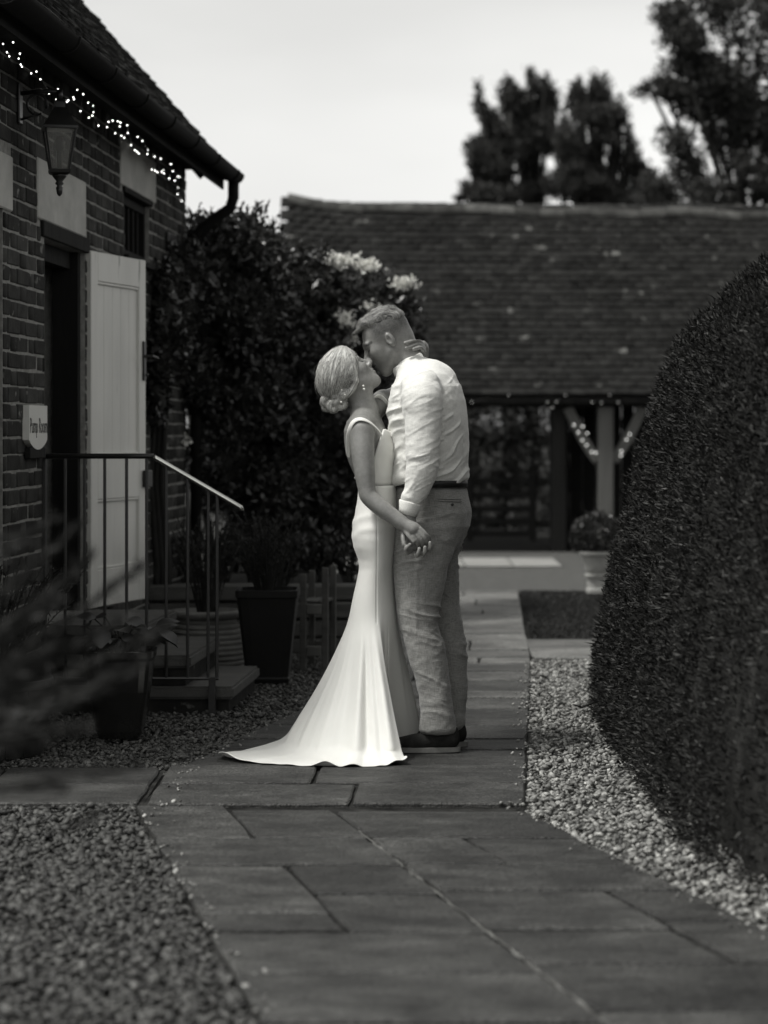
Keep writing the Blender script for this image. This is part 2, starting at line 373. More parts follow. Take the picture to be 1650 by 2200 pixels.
# ---- lawn
lawn = sheet('lawn', [(Xr_far(14.2) + .02, 14.2), (4.5, 13.95), (4.5, 18.4), (Xr_far(18.4) + .02, 18.4)], -.006, M['grass_base'])
def blades(n, fx, h=(.010, .024)):
    P = fx(n); a = rng.uniform(0, 2 * np.pi, n); hh = rng.uniform(*h, n); wdt = .004
    s = np.c_[np.cos(a), np.sin(a), np.zeros(n)] * wdt; tip = P + np.c_[rng.normal(0, .015, (n, 2)), hh]
    V = np.stack([P - s, P + s, tip], 1).reshape(-1, 3); F = np.arange(3 * n).reshape(-1, 3)
    return V, F, np.repeat(rng.random(n), 3)
def lawnpts(n):
    Y = rng.uniform(14.22, 18.38, n); x0 = .925 + .0455 * (Y - 14.2); X = x0 + rng.random(n) ** 1.3 * 1.6
    return np.c_[X, Y, np.full(n, -.005)]
V, F, T = blades(26000, lawnpts)
tag(link('grass', npmesh('grass', V, F, T), M['grass']), 'short mown grass of the small lawn beside the path', 'grass', kind='stuff')

# ---- gravel
ICO_V, ICO_F = None, None
_b = bmesh.new(); bmesh.ops.create_icosphere(_b, subdivisions=1, radius=1)
ICO_V = np.array([v.co[:] for v in _b.verts], np.float32); _b.verts.index_update(); ICO_F = np.array([[v.index for v in f.verts] for f in _b.faces], np.int32); _b.free()
def rotmats(n):
    q = rng.normal(size=(n, 4)); q /= np.linalg.norm(q, axis=1)[:, None]; w_, x, y, z = q.T
    return np.stack([1 - 2 * (y * y + z * z), 2 * (x * y - z * w_), 2 * (x * z + y * w_), 2 * (x * y + z * w_), 1 - 2 * (x * x + z * z), 2 * (y * z - x * w_),
                     2 * (x * z - y * w_), 2 * (y * z + x * w_), 1 - 2 * (x * x + y * y)], 1).reshape(-1, 3, 3)
def pebbles(P, rmin, rmax):
    n = len(P); r = rmin + (rmax - rmin) * rng.random(n) ** 1.8
    sc = np.stack([r * rng.uniform(.8, 1.35, n), r * rng.uniform(.7, 1.1, n), r * rng.uniform(.4, .75, n)], 1)
    jit = 1 + rng.normal(0, .13, (n, 12, 1))
    tilt = rng.normal(0, .35, (n, 2)); a = rng.uniform(0, 6.28, n)
    V = ICO_V[None] * jit * sc[:, None, :]
    c, s = np.cos(a)[:, None], np.sin(a)[:, None]
    V = np.stack([V[..., 0] * c - V[..., 1] * s, V[..., 0] * s + V[..., 1] * c, V[..., 2]], -1)
    V[..., 2] += V[..., 0] * tilt[:, :1] + V[..., 1] * tilt[:, 1:]
    V += P[:, None, :]
    F = (ICO_F[None] + (np.arange(n) * 12)[:, None, None]).reshape(-1, 3)
    return V.reshape(-1, 3), F, np.repeat(np.clip(rng.normal(.5, .25, n), 0, 1), 12)
def scatter(n, x0, x1, y0, y1, ok, zlo=-.022, zhi=-.004):
    P = np.c_[rng.uniform(x0, x1, n), rng.uniform(y0, y1, n), rng.uniform(zlo, zhi, n)]
    return P[ok(P[:, 0], P[:, 1])]
vXl = np.vectorize(Xl_far); inview = lambda X, Y: (np.abs(X) < .171 * Y + .12)
def strays(P, m='pebble'):
    V, F, T = pebbles(P, .004, .010); o = link('stray_pebbles', npmesh('stray_pebbles', V, F, T), M[m], smooth=True); tag(o, 'stray pebbles scattered on the paving beside the gravel', 'pebbles', kind='stuff')
def gravel(label, P, rmin=.006, rmax=.016, m='pebble'):
    V, F, T = pebbles(P, rmin, rmax)
    o = link('gravel', npmesh('gravel', V, F, T), M[m], smooth=True); tag(o, label, 'gravel', kind='stuff')
gravel('pale gravel strip between the paved path and the clipped yew', scatter(26000, .3, 1.7, 4.6, 12.93,
       lambda X, Y: inview(X, Y) & (X > np.where(Y < 7.69, .495 + (7.69 - Y) * .2787, .505 + .069 * (Y - 7.9))) & (X < np.where(Y < 7.0, 1.5, 1.25))))
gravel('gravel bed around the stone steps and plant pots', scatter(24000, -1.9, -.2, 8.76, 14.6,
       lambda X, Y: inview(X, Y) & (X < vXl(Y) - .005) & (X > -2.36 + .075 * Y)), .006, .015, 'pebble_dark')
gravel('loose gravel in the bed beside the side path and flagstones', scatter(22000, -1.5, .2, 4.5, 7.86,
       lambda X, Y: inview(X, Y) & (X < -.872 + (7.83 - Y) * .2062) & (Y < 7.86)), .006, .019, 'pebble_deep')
_P = []
for _ in range(420):
    Yq = random.uniform(5, 12.8); d_ = abs(random.gauss(0, .035)); e_ = random.random()
    if Yq < 7.7: Xq = Xr_near(Yq) - d_ if e_ < .5 else Xl_near(Yq) + d_
    else: Xq = Xr_far(Yq) - d_ if e_ < .5 else (Xl_far(max(Yq, 8.75)) + d_)
    _P.append((Xq, Yq, .004))
strays(np.array(_P))
# pale mortar fill in the long joint down the middle of the near path
b = MB(); pr_ = None
for Yq in np.arange(7.35, 2.2, -.05):
    xq = Xc_near(Yq) + random.uniform(-.003, .003); wq = .006 + random.uniform(-.003, .003); zq = -.0035 + random.uniform(-.002, .0015)
    rr_ = [b.bm.verts.new((xq - wq, Yq, zq)), b.bm.verts.new((xq + wq, Yq, zq + random.uniform(-.002, .002)))]
    if pr_: b.bm.faces.new((pr_[0], pr_[1], rr_[1], rr_[0]))
    pr_ = rr_
b.build('joint_mortar', mat('pale_joint_mortar', .03, .15, 12, .95, .6, 60, .1, detail=8), near_path)
sheet('gravel_bed', [(-3.5, 2), (1.0, 2), (2.6, 5), (2.6, 12.9), (.8, 12.9), (.8, 18.4), (-3.5, 18.4)], -.030, mat('gravel_bed', .06, .12, 60, .9, .6, 90, .2))

# ================================================================ FOLIAGE TOOLS
def unit(a): return a / (np.linalg.norm(a, axis=-1, keepdims=True) + 1e-9)
def leaf_quads(P, N, length, width, spread, lvar=.35, droop=0, fold=0):
    n = len(P); d = unit(N + rng.normal(0, spread, (n, 3)) + np.array([0, 0, -droop])); s = unit(np.cross(d, rng.normal(size=(n, 3))))
    L = (length * (1 + rng.uniform(-lvar, lvar, n)))[:, None]; W = (width * (1 + rng.uniform(-lvar, lvar, n)))[:, None]
    nr = np.cross(d, s)
    V = np.stack([P, P + d * L * .45 + s * W * .5 + nr * W * fold, P + d * L, P + d * L * .45 - s * W * .5 + nr * W * fold], 1).reshape(-1, 3)
    F = np.arange(4 * n).reshape(-1, 4)
    return V, F, np.repeat(rng.random(n), 4)
def ell_points(ells, n, inner=.25):
    """points in the outer shell of a union of ellipsoids, normals outward; points buried in other ellipsoids dropped"""
    ar = np.array([(e[3] * e[4] + e[4] * e[5] + e[3] * e[5]) for e in ells]); pick = rng.choice(len(ells), n, p=ar / ar.sum())
    E = np.array(ells)[pick]; d = unit(rng.normal(size=(n, 3))); rr = 1 - inner * rng.random(n) ** 1.5 + rng.normal(0, .04, n)
    P = E[:, :3] + d * E[:, 3:6] * rr[:, None]; N = unit(d / E[:, 3:6])
    keep = np.ones(n, bool)
    for i, e in enumerate(ells):
        q = (((P - np.array(e[:3])) / np.array(e[3:6])) ** 2).sum(1); keep &= (q > .55) | (pick == i)
    return P[keep], N[keep]
def foliage(name, ells, n, length, width, m, parent, spread=.8, inner=.3, ok=None, origin=(0, 0, 0)):
    P, N = ell_points(ells, n, inner)
    if ok is not None: k = ok(P); P, N = P[k], N[k]
    V, F, T = leaf_quads(P, N, length, width, spread, fold=.15)
    return link(name, npmesh(name, V - np.array(origin), F, T), m, parent)
def core(name, ells, f, m, parent, origin=(0, 0, 0)):
    b = MB()
    for e in ells: b.ico((e[0] - origin[0], e[1] - origin[1], e[2] - origin[2]), 1, 2, (e[3] * f, e[4] * f, e[5] * f))
    return b.build(name, m, parent, smooth=True)

# ================================================================ BRICK BUILDING
UX, UY = .0748, .9972
bld = empty('brick_building', (-1.274, 14.48, 0), math.atan2(UY, UX))
tag(bld, 'old brick outbuilding with tiled roof, pale stone lintels and open cream door', 'building')
def lx(Y): return (Y - 14.48) / UY
BD = bld
OPEN = [(lx(10.46), lx(11.375), .40, 2.205), (lx(8.95), lx(9.668), .30, 2.26), (lx(12.40), lx(13.18), 2.28, 2.64)]
STONES = [(lx(10.29), lx(11.35), 2.28, 2.56), (lx(8.8), lx(9.81), 2.26, 2.50), (lx(12.27), lx(13.35), 2.655, 2.90)]
TIMB = [(lx(10.38), lx(11.42), 2.205, 2.28), (lx(12.36), lx(13.22), 2.62, 2.655)]
XW0, ZTOP = -6.1, 3.06
wall = MB()
xs = sorted({XW0, 0.0, *[v for o in OPEN for v in o[:2]]}); zs = sorted({-.1, ZTOP, *[v for o in OPEN for v in o[2:]]})
for x0, x1 in zip(xs, xs[1:]):
    for z0, z1 in zip(zs, zs[1:]):
        cx, cz = (x0 + x1) / 2, (z0 + z1) / 2
        if any(o[0] < cx < o[1] and o[2] < cz < o[3] for o in OPEN): continue
        wall.box(x0, x1, .006, .30, z0, z1)
wall_o = wall.build('wall', M['mortar'], bld)
gb = MB().box(-.30, -.001, .31, 4.2, -.1, 3.0)
gb.build('gable_wall', M['mortar'], bld)
bx_cache = {}
def brick_mesh(L, v):
    key = (round(L, 3), v)
    if key not in bx_cache:
        random.seed(hash(key) % 9999); bx_cache[key] = MB().box(-L / 2, L / 2, 0, .06, -.0325, .0325, bev=.005, jit=.0022).mesh('brick')
    return bx_cache[key]
blocked = OPEN + STONES + TIMB
bricks = []
for k in range(-1, 41):
    z0 = k * .075 + .005; z1 = z0 + .065; x = XW0 + (.0 if k % 2 else -.169); j = 0
    while x < -.01:
        L = .215 if j % 2 == 0 else .1025; segs = [(max(x, XW0), min(x + L, -.002))]
        for o in blocked:
            if o[2] < z1 - .012 and o[3] > z0 + .012:
                ns = []
                for a, b in segs:
                    if b <= o[0] or a >= o[1]: ns.append((a, b)); continue
                    if a < o[0] - .004: ns.append((a, o[0] - .004))
                    if b > o[1] + .004: ns.append((o[1] + .004, b))
                segs = ns
        for a, b in segs:
            if b - a > .03 and z1 < 3.03: bricks.append((a, b, (z0 + z1) / 2))
        x += L + .0105; j += 1
random.seed(11)
near_b, far_b = [], []
def vis(b):
    Yb = 14.48 + UY * (b[0] + b[1]) / 2; return Yb > 9.62
vb = [b for b in bricks if vis(b)]; vb.sort(key=lambda b: -(b[1] - b[0]) / (14.48 + UY * b[0]) ** 2 * (1 if .55 < b[2] < 2.9 else .2))
top300 = set(map(id, vb[:300]))
parts = []
for b in bricks:
    L = b[1] - b[0]; me = brick_mesh(L, random.randrange(3)); c = ((b[0] + b[1]) / 2, random.uniform(-.003, .003), b[2] + random.uniform(-.002, .002))
    if id(b) in top300: link('brick', me, M['brick'], wall_o, loc=c, rot=(0, random.uniform(-.012, .012), random.uniform(-.008, .008)))
    else: parts.append((me, Matrix.Translation(c), random.random()))
V, F, T = join_meshes(parts)
o = link('brickwork', npmesh('brickwork', V, F, T), M['brick_a'], wall_o); o['kind'] = 'stuff'
for s in STONES: MB().box(s[0], s[1], -.006, .12, s[2], s[3], bev=.006).build('stone_lintel', M['stone'], bld)
for s in TIMB: MB().box(s[0], s[1], -.012, .10, s[2] + .001, s[3] - .001, bev=.004).build('timber_lintel', M['timber_dark'], bld)
# dark room behind the openings
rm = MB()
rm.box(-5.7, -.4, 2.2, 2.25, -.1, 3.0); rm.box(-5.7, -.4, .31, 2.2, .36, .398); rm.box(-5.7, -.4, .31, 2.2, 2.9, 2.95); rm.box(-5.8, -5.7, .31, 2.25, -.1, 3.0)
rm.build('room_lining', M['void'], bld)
# doorway: frame, closed narrow leaf and open cream leaf
d0, d1 = OPEN[0][:2]
fr = MB(); fr.box(d0 + .001, d0 + .05, .07, .16, .40, 2.203); fr.box(d1 - .06, d1 - .001, .03, .16, .40, 2.203); fr.box(d0 + .05, d1 - .06, .07, .16, 2.12, 2.203)
fr.build('door_frame', M['timber_dark'], bld)
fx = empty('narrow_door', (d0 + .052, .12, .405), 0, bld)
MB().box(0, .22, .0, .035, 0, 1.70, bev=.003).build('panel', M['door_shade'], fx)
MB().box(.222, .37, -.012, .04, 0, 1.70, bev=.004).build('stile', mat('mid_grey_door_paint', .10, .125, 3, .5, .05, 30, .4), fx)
MB().ico((.06, -.03, .88), .016, 2).build('latch', M['iron'], fx, smooth=True)
# open leaf: hinge at far jamb
hinge = Vector((-1.505, 11.40, .405)); free = Vector((-1.2994, 12.07, .405))
leafdir = free - hinge; LW = leafdir.length
Rb = Matrix.Rotation(-math.atan2(UY, UX), 4, 'Z'); hl = Rb @ (hinge - Vector((-1.274, 14.48, 0)))
dl = empty('open_door', hl, math.atan2(leafdir.y, leafdir.x) - math.atan2(UY, UX), bld)
DH = 1.815; st = .085
# local: x along leaf, y negative = visible side
def dbox(n, x0, x1, y0, y1, z0, z1, bev=.003, m='door', par=dl): return MB().box(x0, x1, y0, y1, z0, z1, bev=bev).build(n, M[m], par)
dbox('stile', 0, st, -.022, .022, 0, DH); dbox('stile', LW - st, LW, -.022, .022, 0, DH)
dbox('top_rail', st + .001, LW - st - .001, -.0215, .0215, DH - .15, DH - .001); dbox('middle_rail', st + .001, LW - st - .001, -.0215, .0215, .55, .78)
dbox('bottom_rail', st + .001, LW - st - .001, -.0215, .0215, .001, .19)
nb = 5; pw = (LW - 2 * st) / nb
for i in range(nb): dbox('board', st + i * pw + .0012, st + (i + 1) * pw - .0012, -.006, .012, .78, DH - .15, .002)
dbox('lower_panel', st + .002, LW - st - .002, -.006, .012, .19, .55, .004)
for z0, z1 in ((.78, .79), (DH - .165, DH - .15), (.19, .205), (.535, .55)): dbox('bead', st + .001, LW - st - .001, -.018, -.006, z0 + .0005, z1 - .0005, .003)
hd = MB(); hd.box(LW - .05, LW - .018, -.034, -.0225, 1.17, 1.38, bev=.003); hd.tube([(LW - .034, -.03, 1.30), (LW - .034, -.075, 1.30), (LW + .03, -.08, 1.29)], .008); hd.ico((LW - .034, -.045, 1.2), .010)
hd.build('handle', M['iron'], dl)
MB().box(LW - .05, LW + .03, -.05, -.0225, .60, .69, bev=.004).build('lock', M['iron'], dl)
# black door in the next opening
e0, e1 = OPEN[1][:2]
MB().box(e0 + .002, e1 - .002, .05, .12, .302, 2.258, bev=.004).build('boarded_door', M['timber_dark'], bld)
# small barred window
w0, w1, wz0, wz1 = OPEN[2]
wn = empty('window', (w0, .03, wz0), 0, bld); ww, wh = w1 - w0, wz1 - wz0
MB().box(.04, ww - .04, .05, .056, .03, wh - .05).build('pane', M['pane'], wn)
f_ = MB(); f_.box(.001, .045, 0, .07, .001, wh - .021); f_.box(ww - .045, ww - .001, 0, .07, .001, wh - .021); f_.box(.045, ww - .045, 0, .07, wh - .07, wh - .021); f_.box(.045, ww - .045, 0, .07, .001, .04)
f_.build('frame', M['timber_dark'], wn)
for i in range(4): MB().box(.045 + (ww - .09) * (i + 1) / 5 - .014, .045 + (ww - .09) * (i + 1) / 5 + .014, .008, .03, .041, wh - .071, bev=.003).build('bar', M['timber_dark'], wn)
MB().box(w0 - .03, w1 + .03, -.03, .03, wz0 - .035, wz0 - .001, bev=.004).build('window_sill', M['timber_dark'], bld)
MB().box(lx(13.7), lx(14.0), -.02, .01, 2.42, 2.52, bev=.004).build('air_vent', M['iron'], bld)
# roof
PITCH = R(48.4); cp, sp = math.cos(PITCH), math.sin(PITCH)
roof = empty('roof', (0, -.25, 3.0), 0, bld)
MB().box(XW0, .03, .04, 1.95, -.06, -.014, M=Matrix.Rotation(PITCH, 4, 'X')).build('roof_deck', M['timber_dark'], roof)
MB().box(XW0, .03, -1.95, -.0, -.06, -.014, M=Matrix.Translation((0, 3.9 * math.cos(PITCH), 0)) @ Matrix.Rotation(-PITCH, 4, 'X')).build('rear_slope', M['tile_a'], roof)
bargeb = MB().box(.031, .055, .06, 1.95, -.17, -.012, M=Matrix.Rotation(PITCH, 4, 'X')); bargeb.build('bargeboard', M['timber_dark'], roof)
MB().box(XW0, .0, .02, .26, -.012, -.003).build('soffit', M['timber_dark'], roof)
MB().box(XW0, .0, .005, .019, -.14, -.01).build('fascia', M['timber_dark'], roof)
tile_meshes = []
for i in range(5):
    random.seed(40 + i); b = MB().box(-.081, .081, 0, .20, 0, .015, bev=.002, jit=.0018)
    for v in b.bm.verts: v.co.z += .006 * (1 - (v.co.x / .081) ** 2) * 0 + (.003 if v.co.y < .02 else 0)
    tile_meshes.append(b.mesh('roof_tile'))
def tile_roof(parent, x0, x1, ncourse, gauge, pitch, budget_key, zadd=lambda x, k: 0, tw=.166, tilt=.135, m='tile', big=300, overh=.03):
    rows = []
    for k in range(ncourse):
        off = tw / 2 if k % 2 else 0; x = x0 + off
        while x < x1:
            rows.append((x, k)); x += tw
    rows.sort(key=budget_key); chosen = set(rows[:big]); parts = []
    for x, k in rows:
        me = random.choice(tile_meshes); s_ = k * gauge - overh
        Mt = Matrix.Rotation(pitch, 4, 'X') @ Matrix.Translation((x, s_, .012 + zadd(x, k) + random.uniform(-.003, .004))) @ Matrix.Rotation(-tilt + random.gauss(0, .012), 4, 'X') @ Matrix.Rotation(random.gauss(0, .012), 4, 'Z') @ Matrix.Rotation(random.gauss(0, .022), 4, 'Y')
        if (x, k) in chosen:
            o = link('roof_tile', me, M[m], parent); o.matrix_local = Mt
        else: parts.append((me, Mt, random.random()))
    V, F, T = join_meshes(parts)
    o = link('tiling', npmesh('tiling', V, F, T), M[m + '_a'], parent); o['kind'] = 'stuff'
random.seed(5)
tile_roof(roof, XW0, .07, 23, .082, PITCH, lambda r: (0 if (r[0] > -5.2 and r[1] < 26) else 1, -r[0] * .35 + r[1] * .03))
# gutter and downpipe
gt = MB(); n = 10
ringA, ringB = [], []
for i in range(n + 1):
    a = math.pi + math.pi * i / n
    for ring, x in ((ringA, XW0), (ringB, .02)): ring.append(gt.bm.verts.new((x, -.315 + .058 * math.cos(a), 2.955 + .058 * math.sin(a))))
for i in range(n): gt.bm.faces.new((ringA[i], ringA[i + 1], ringB[i + 1], ringB[i]))
gt.bm.faces.new(ringB)
gto = gt.build('gutter', M['gloss_black'], bld, smooth=True); sm = gto.modifiers.new('t', 'SOLIDIFY'); sm.thickness = .004
for i in range(7):
    x = -.25 - i * .8; b = MB()
    b.tube([(x, -.315 + .064 * math.cos(math.pi + math.pi * q / 8), 2.955 + .064 * math.sin(math.pi + math.pi * q / 8)) for q in range(9)], .008, 6)
    b.build('gutter_bracket', M['gloss_black'], bld)
dp = MB(); dp.tube([(-.06, -.315, 2.92), (-.06, -.315, 2.80), (-.055, -.29, 2.73), (-.045, -.12, 2.62), (-.045, -.075, 2.56), (-.045, -.07, 2.48), (-.045, -.07, .03)], .036, 12)
for z in (2.5, 1.45, .6): dp.tube([(-.045, -.07, z - .04), (-.045, -.07, z + .04)], .045, 12); 
dp.build('downpipe', M['gloss_black'], bld, smooth=True)
tb = MB(); tb.tube([(lx(13.55), -.045, 0), (lx(13.55), -.045, .55), (lx(13.57), -.045, .60), (lx(13.57), .02, .62)], .020, 8); tb.build('waste_pipe', M['gloss_black'], bld, smooth=True)

# ---- wall lantern
def wallpt(Y, n, z): return Vector((-2.3605 + .075 * Y + n * UY, Y - n * UX, z))
ln = empty('wall_lantern', wallpt(9.93, 0, 2.64), math.atan2(UY, UX)); tag(ln, 'black traditional wall lantern on a scrolled iron bracket under the eaves', 'lantern')
MB().box(-.03, .03, -.014, -.001, .02, .20, bev=.004).build('wall_plate', M['iron'], ln)
br = MB(); br.tube([(0, -.014, .155), (0, -.10, .165), (0, -.185, .16)], .010, 8)
br.tube([(0, -.014, .04), (0, -.05, .05)] + [(0, -.085 + .045 * math.cos(a), .105 + .045 * math.sin(a)) for a in np.linspace(-2.0, 3.6, 14)], .006, 6)
br.tube([(0, -.185, .17), (0, -.185, .125)], .014, 8); br.build('bracket', M['iron'], ln, smooth=True)
cx_ = -.185
hdm = MB(); hdm.lathe([(.018, .13), (.03, .115), (.035, .09), (.052, .07), (.105, .005), (.108, -.006), (.095, -.008)], 4, (0, cx_, 0), rot=math.pi / 4 + .3); hdm.build('hood', M['iron'], ln)
MB().lathe([(.052, -.185), (.090, -.010)], 4, (0, cx_, 0), cap=False, rot=math.pi / 4 + .3).build('glass_pane', M['glass'], ln)
bars = MB()
for k in range(4):
    a = math.pi / 2 * k + math.pi / 4 + .3; ca, sa = math.cos(a), math.sin(a)
    bars.tube([(.092 * ca, cx_ + .092 * sa, -.008), (.055 * ca, cx_ + .055 * sa, -.187)], .0065, 5)
bars.build('glazing_bar', M['iron'], ln)
MB().lathe([(.05, -.205), (.062, -.198), (.066, -.184), (.05, -.182)], 4, (0, cx_, 0), rot=math.pi / 4 + .3).build('base', M['iron'], ln)
MB().lathe([(.004, -.30), (.012, -.29), (.016, -.262), (.010, -.255), (.020, -.245), (.014, -.235), (.03, -.215), (.034, -.205)], 10, (0, cx_, 0)).build('finial', M['iron'], ln, smooth=True)
MB().lathe([(.010, -.18), (.012, -.10), (.02, -.09), (.024, -.06), (.012, -.035)], 10, (0, cx_, 0)).build('lamp_holder', mat('pale_lamp', .5, .55, 5, .4), ln, smooth=True)

# ---- name board "Pump Room"
sg = empty('name_board', wallpt(10.19, .0, 1.32), math.atan2(UY, UX) ); tag(sg, 'cream wooden name board with curved lower edge reading Pump Room', 'sign')
hw, tp_, sh = .18, .10, -.055
poly = [(-hw, tp_), (-hw, sh)] + [(-hw + 2 * hw * i / 14, sh - .045 * math.sin(math.pi * i / 14) ** .8) for i in range(1, 14)] + [(hw, sh), (hw, tp_)]
rotm = Matrix.Rotation(R(90), 4, 'X')
MB().prism(poly, .0, .03, M=rotm).build('board', M['signface'], sg)
MB().box(-.15, .16, -.028, -.001, -.14, -.09, bev=.003).build('board_shadow', M['timber_dark'], sg)  # dark block standing for the shadow below the board
tx = bpy.data.curves.new('lettering', 'FONT'); tx.body = 'Pump Room'; tx.size = .098; tx.align_x = 'CENTER'; tx.align_y = 'CENTER'; tx.extrude = .0006
to = bpy.data.objects.new('lettering', tx); col.objects.link(to)
dg = bpy.context.evaluated_depsgraph_get(); tme = bpy.data.meshes.new_from_object(to.evaluated_get(dg)); bpy.data.objects.remove(to)
to = link('lettering', tme, M['ink'], sg, loc=(.005, -.0308, .005), rot=(R(90), 0, 0)); to.scale = (.70, 1.0, 1)

# ---- steps
stp = empty('stone_steps', (-1.15, 10.92, 0)); tag(stp, 'worn stone steps on brick risers below the open door', 'steps')
def wedge(n, xo, z0, z1, y0=10.46, y1=11.40, m='step', bev=.012, ov=.0):
    p = [(-2.3605 + .075 * y0 + .004, y0), (xo + .0, y0), (xo + .07, y1), (-2.3605 + .075 * y1 + .004, y1)]
    b = MB().prism([(q[0] + 1.15, q[1] - 10.92) for q in p], z0, z1)
    bmesh.ops.bevel(b.bm, geom=b.bm.edges[:], offset=bev, segments=2, affect='EDGES')
    return b.build(n, M[m], stp)
wedge('tread', -.70, .055, .115); wedge('tread', -.90, .20, .26); wedge('tread', -1.12, .345, .40)
wedge('riser', -.725, -.04, .054, 10.485, 11.38, 'brick_a', .003); wedge('riser', -.925, .116, .199, 10.485, 11.38, 'brick_a', .003); wedge('riser', -1.145, .261, .344, 10.485, 11.38, 'brick_a', .003)

# ---- railing
YR = 10.42
rl = empty('handrail', (-1.15, YR, 0)); tag(rl, 'black iron handrail with upright bars sloping down beside the steps', 'railing')
def rp(px, py): v = at(px, py, YR); return (v.x + 1.15, 0, v.z)
MB().tube([(-2.3605 + .075 * YR + 1.16, 0, rp(0, 980)[2]), rp(322, 980), rp(330, 981)], .0125, 8).build('top_rail', M['iron'], rl, smooth=True)
MB().tube([rp(329, 981), rp(336, 985), rp(345, 990), rp(505, 1083), rp(517, 1090), rp(519, 1097)], .0115, 10).build('sloping_rail', mat('bare_steel_rail', .62, .75, 20, .22, .02, 50, .8, metallic=1), rl, smooth=True)
MB().tube([rp(120, 1458), rp(470, 1458)], .008, 6).build('bottom_rail', M['iron'], rl)
for px in (95, 140, 182, 225, 272, 315, 357, 403, 447):
    topy = 980 if px <= 330 else 980 + (px - 335) * .598 + 5
    a = rp(px, topy); b_ = rp(px, 1456); MB().tube([a, b_], .0075 if px != 95 else .013, 6).build('upright_bar', M['iron'], rl)
a = rp(466, 1063); b_ = rp(466, 1458); MB().tube([a, b_], .008, 6).build('upright_bar', M['iron'], rl)
a = rp(456, 1455); MB().box(a[0] - .016, a[0] + .016, -.016, .016, -.03, a[2]).build('post', M['iron'], rl)
# ================================================================ FAIRY LIGHTS
bulb_me = MB().ico((0, 0, 0), .0037, 1).mesh('bulb'); bulb_me.materials.append(M['bulb'])
far_bulb_me = MB().ico((0, 0, 0), .010, 1).mesh('bulb'); far_bulb_me.materials.append(M['bulb'])
dim_bulb_me = MB().ico((0, 0, 0), .006, 1).mesh('bulb'); dim_bulb_me.materials.append(M['bulb_dim'])
mid_bulb_me = MB().ico((0, 0, 0), .009, 1).mesh('bulb'); mid_bulb_me.materials.append(glow('mid_bulb', 1.6))
def light_string(label, pts, me, wire_r=.0015, group=None):
    o = empty('fairy_lights', pts[0]); tag(o, label, 'string lights', group)
    base = Vector(pts[0])
    b = MB(); b.tube([Vector(p) - base + Vector((0, 0, .008)) for p in pts], wire_r, 4, caps=False); b.build('wire', M['iron'], o)
    for p in pts: link('bulb', me, None, o, loc=Vector(p) - base)
BP = [(20,283),(45,337),(60,363),(85,273),(128,346),(121,378),(134,416),(141,430),(201,473),(235,462),(260,511),(316,602),(373,573),(363,641),(432,656),(440,647),(473,627),(477,640),(498,579),(537,607),(519,716),(573,758),(568,662),(601,682),(601,722),(595,746),(635,810),(690,820),(699,785),(727,777),(759,782),(777,790),(772,815),(743,859),(782,875),(801,888),(824,858),(820,808),(845,935),(869,969),(883,977),(895,989),(887,882),(918,909),(952,967),(950,993),(997,1009),(1036,1023),(979,1093),(999,1100),(1014,1109),(1043,1108),(1057,1117),(1054,1096),(1102,1058),(1114,1104),(1091,1151),(1127,1164),(1147,1138),(1157,1141),(1147,1210),(1144,1251),(1171,1295)]
pts = []
for i, (zx, zy) in enumerate(BP):
    px, py = zx / 3, zy / 3; n_ = .05 + .03 * math.sin(i * 2.1); Yw = (2.3605 - n_) / (.075 + (825 - px) / 4830); pts.append(at(px, py, Yw))
pts = [p_ for p_ in pts]
light_string('tangled string of white fairy lights under the brick building eaves', pts, bulb_me)

# ================================================================ POTS AND POTTED PLANTS
def stems_plant(name, label, base, n, h, spread, lean=(0, 0), leafL=.03, leafW=.007, per=40, m='near_leaf', cat='plant', fan=1.0, upw=1.0, group=None, start=.15, lspread=.5):
    """tufted plant: many stems with small leaves"""
    root = empty(name, base); tag(root, label, cat, group)
    b = MB(); Ps, Ns = [], []
    for i in range(n):
        a = random.uniform(0, 6.283); r = spread * math.sqrt(random.random()); hh = h * random.uniform(.65, 1.1)
        tip = Vector((r * math.cos(a) * fan + lean[0] * hh, r * math.sin(a) * fan + lean[1] * hh, hh))
        b0 = Vector((r * .25 * math.cos(a), r * .25 * math.sin(a), 0)); mid = b0.lerp(tip, .5) + Vector((0, 0, hh * .12))
        pl = [b0, b0.lerp(mid, .5) + Vector((0, 0, .01)), mid, mid.lerp(tip, .55) + Vector((0, 0, hh * .03)), tip]
        b.tube(pl, [.003, .0028, .0024, .002, .001], 4, caps=False)
        for j in range(per):
            t = start + (1 - start) * (j + random.random()) / per; q = t * 4; k = min(int(q), 3); p = pl[k].lerp(pl[k + 1], q - k); d = (pl[k + 1] - pl[k]).normalized()
            Ps.append(p); Ns.append(d * upw)
    b.build('stem', M['bark'], root)
    V, F, T = leaf_quads(np.array(Ps), np.array(Ns), leafL, leafW, lspread)
    link('leaves', npmesh('leaves', V, F, T), M[m], root)
    return root
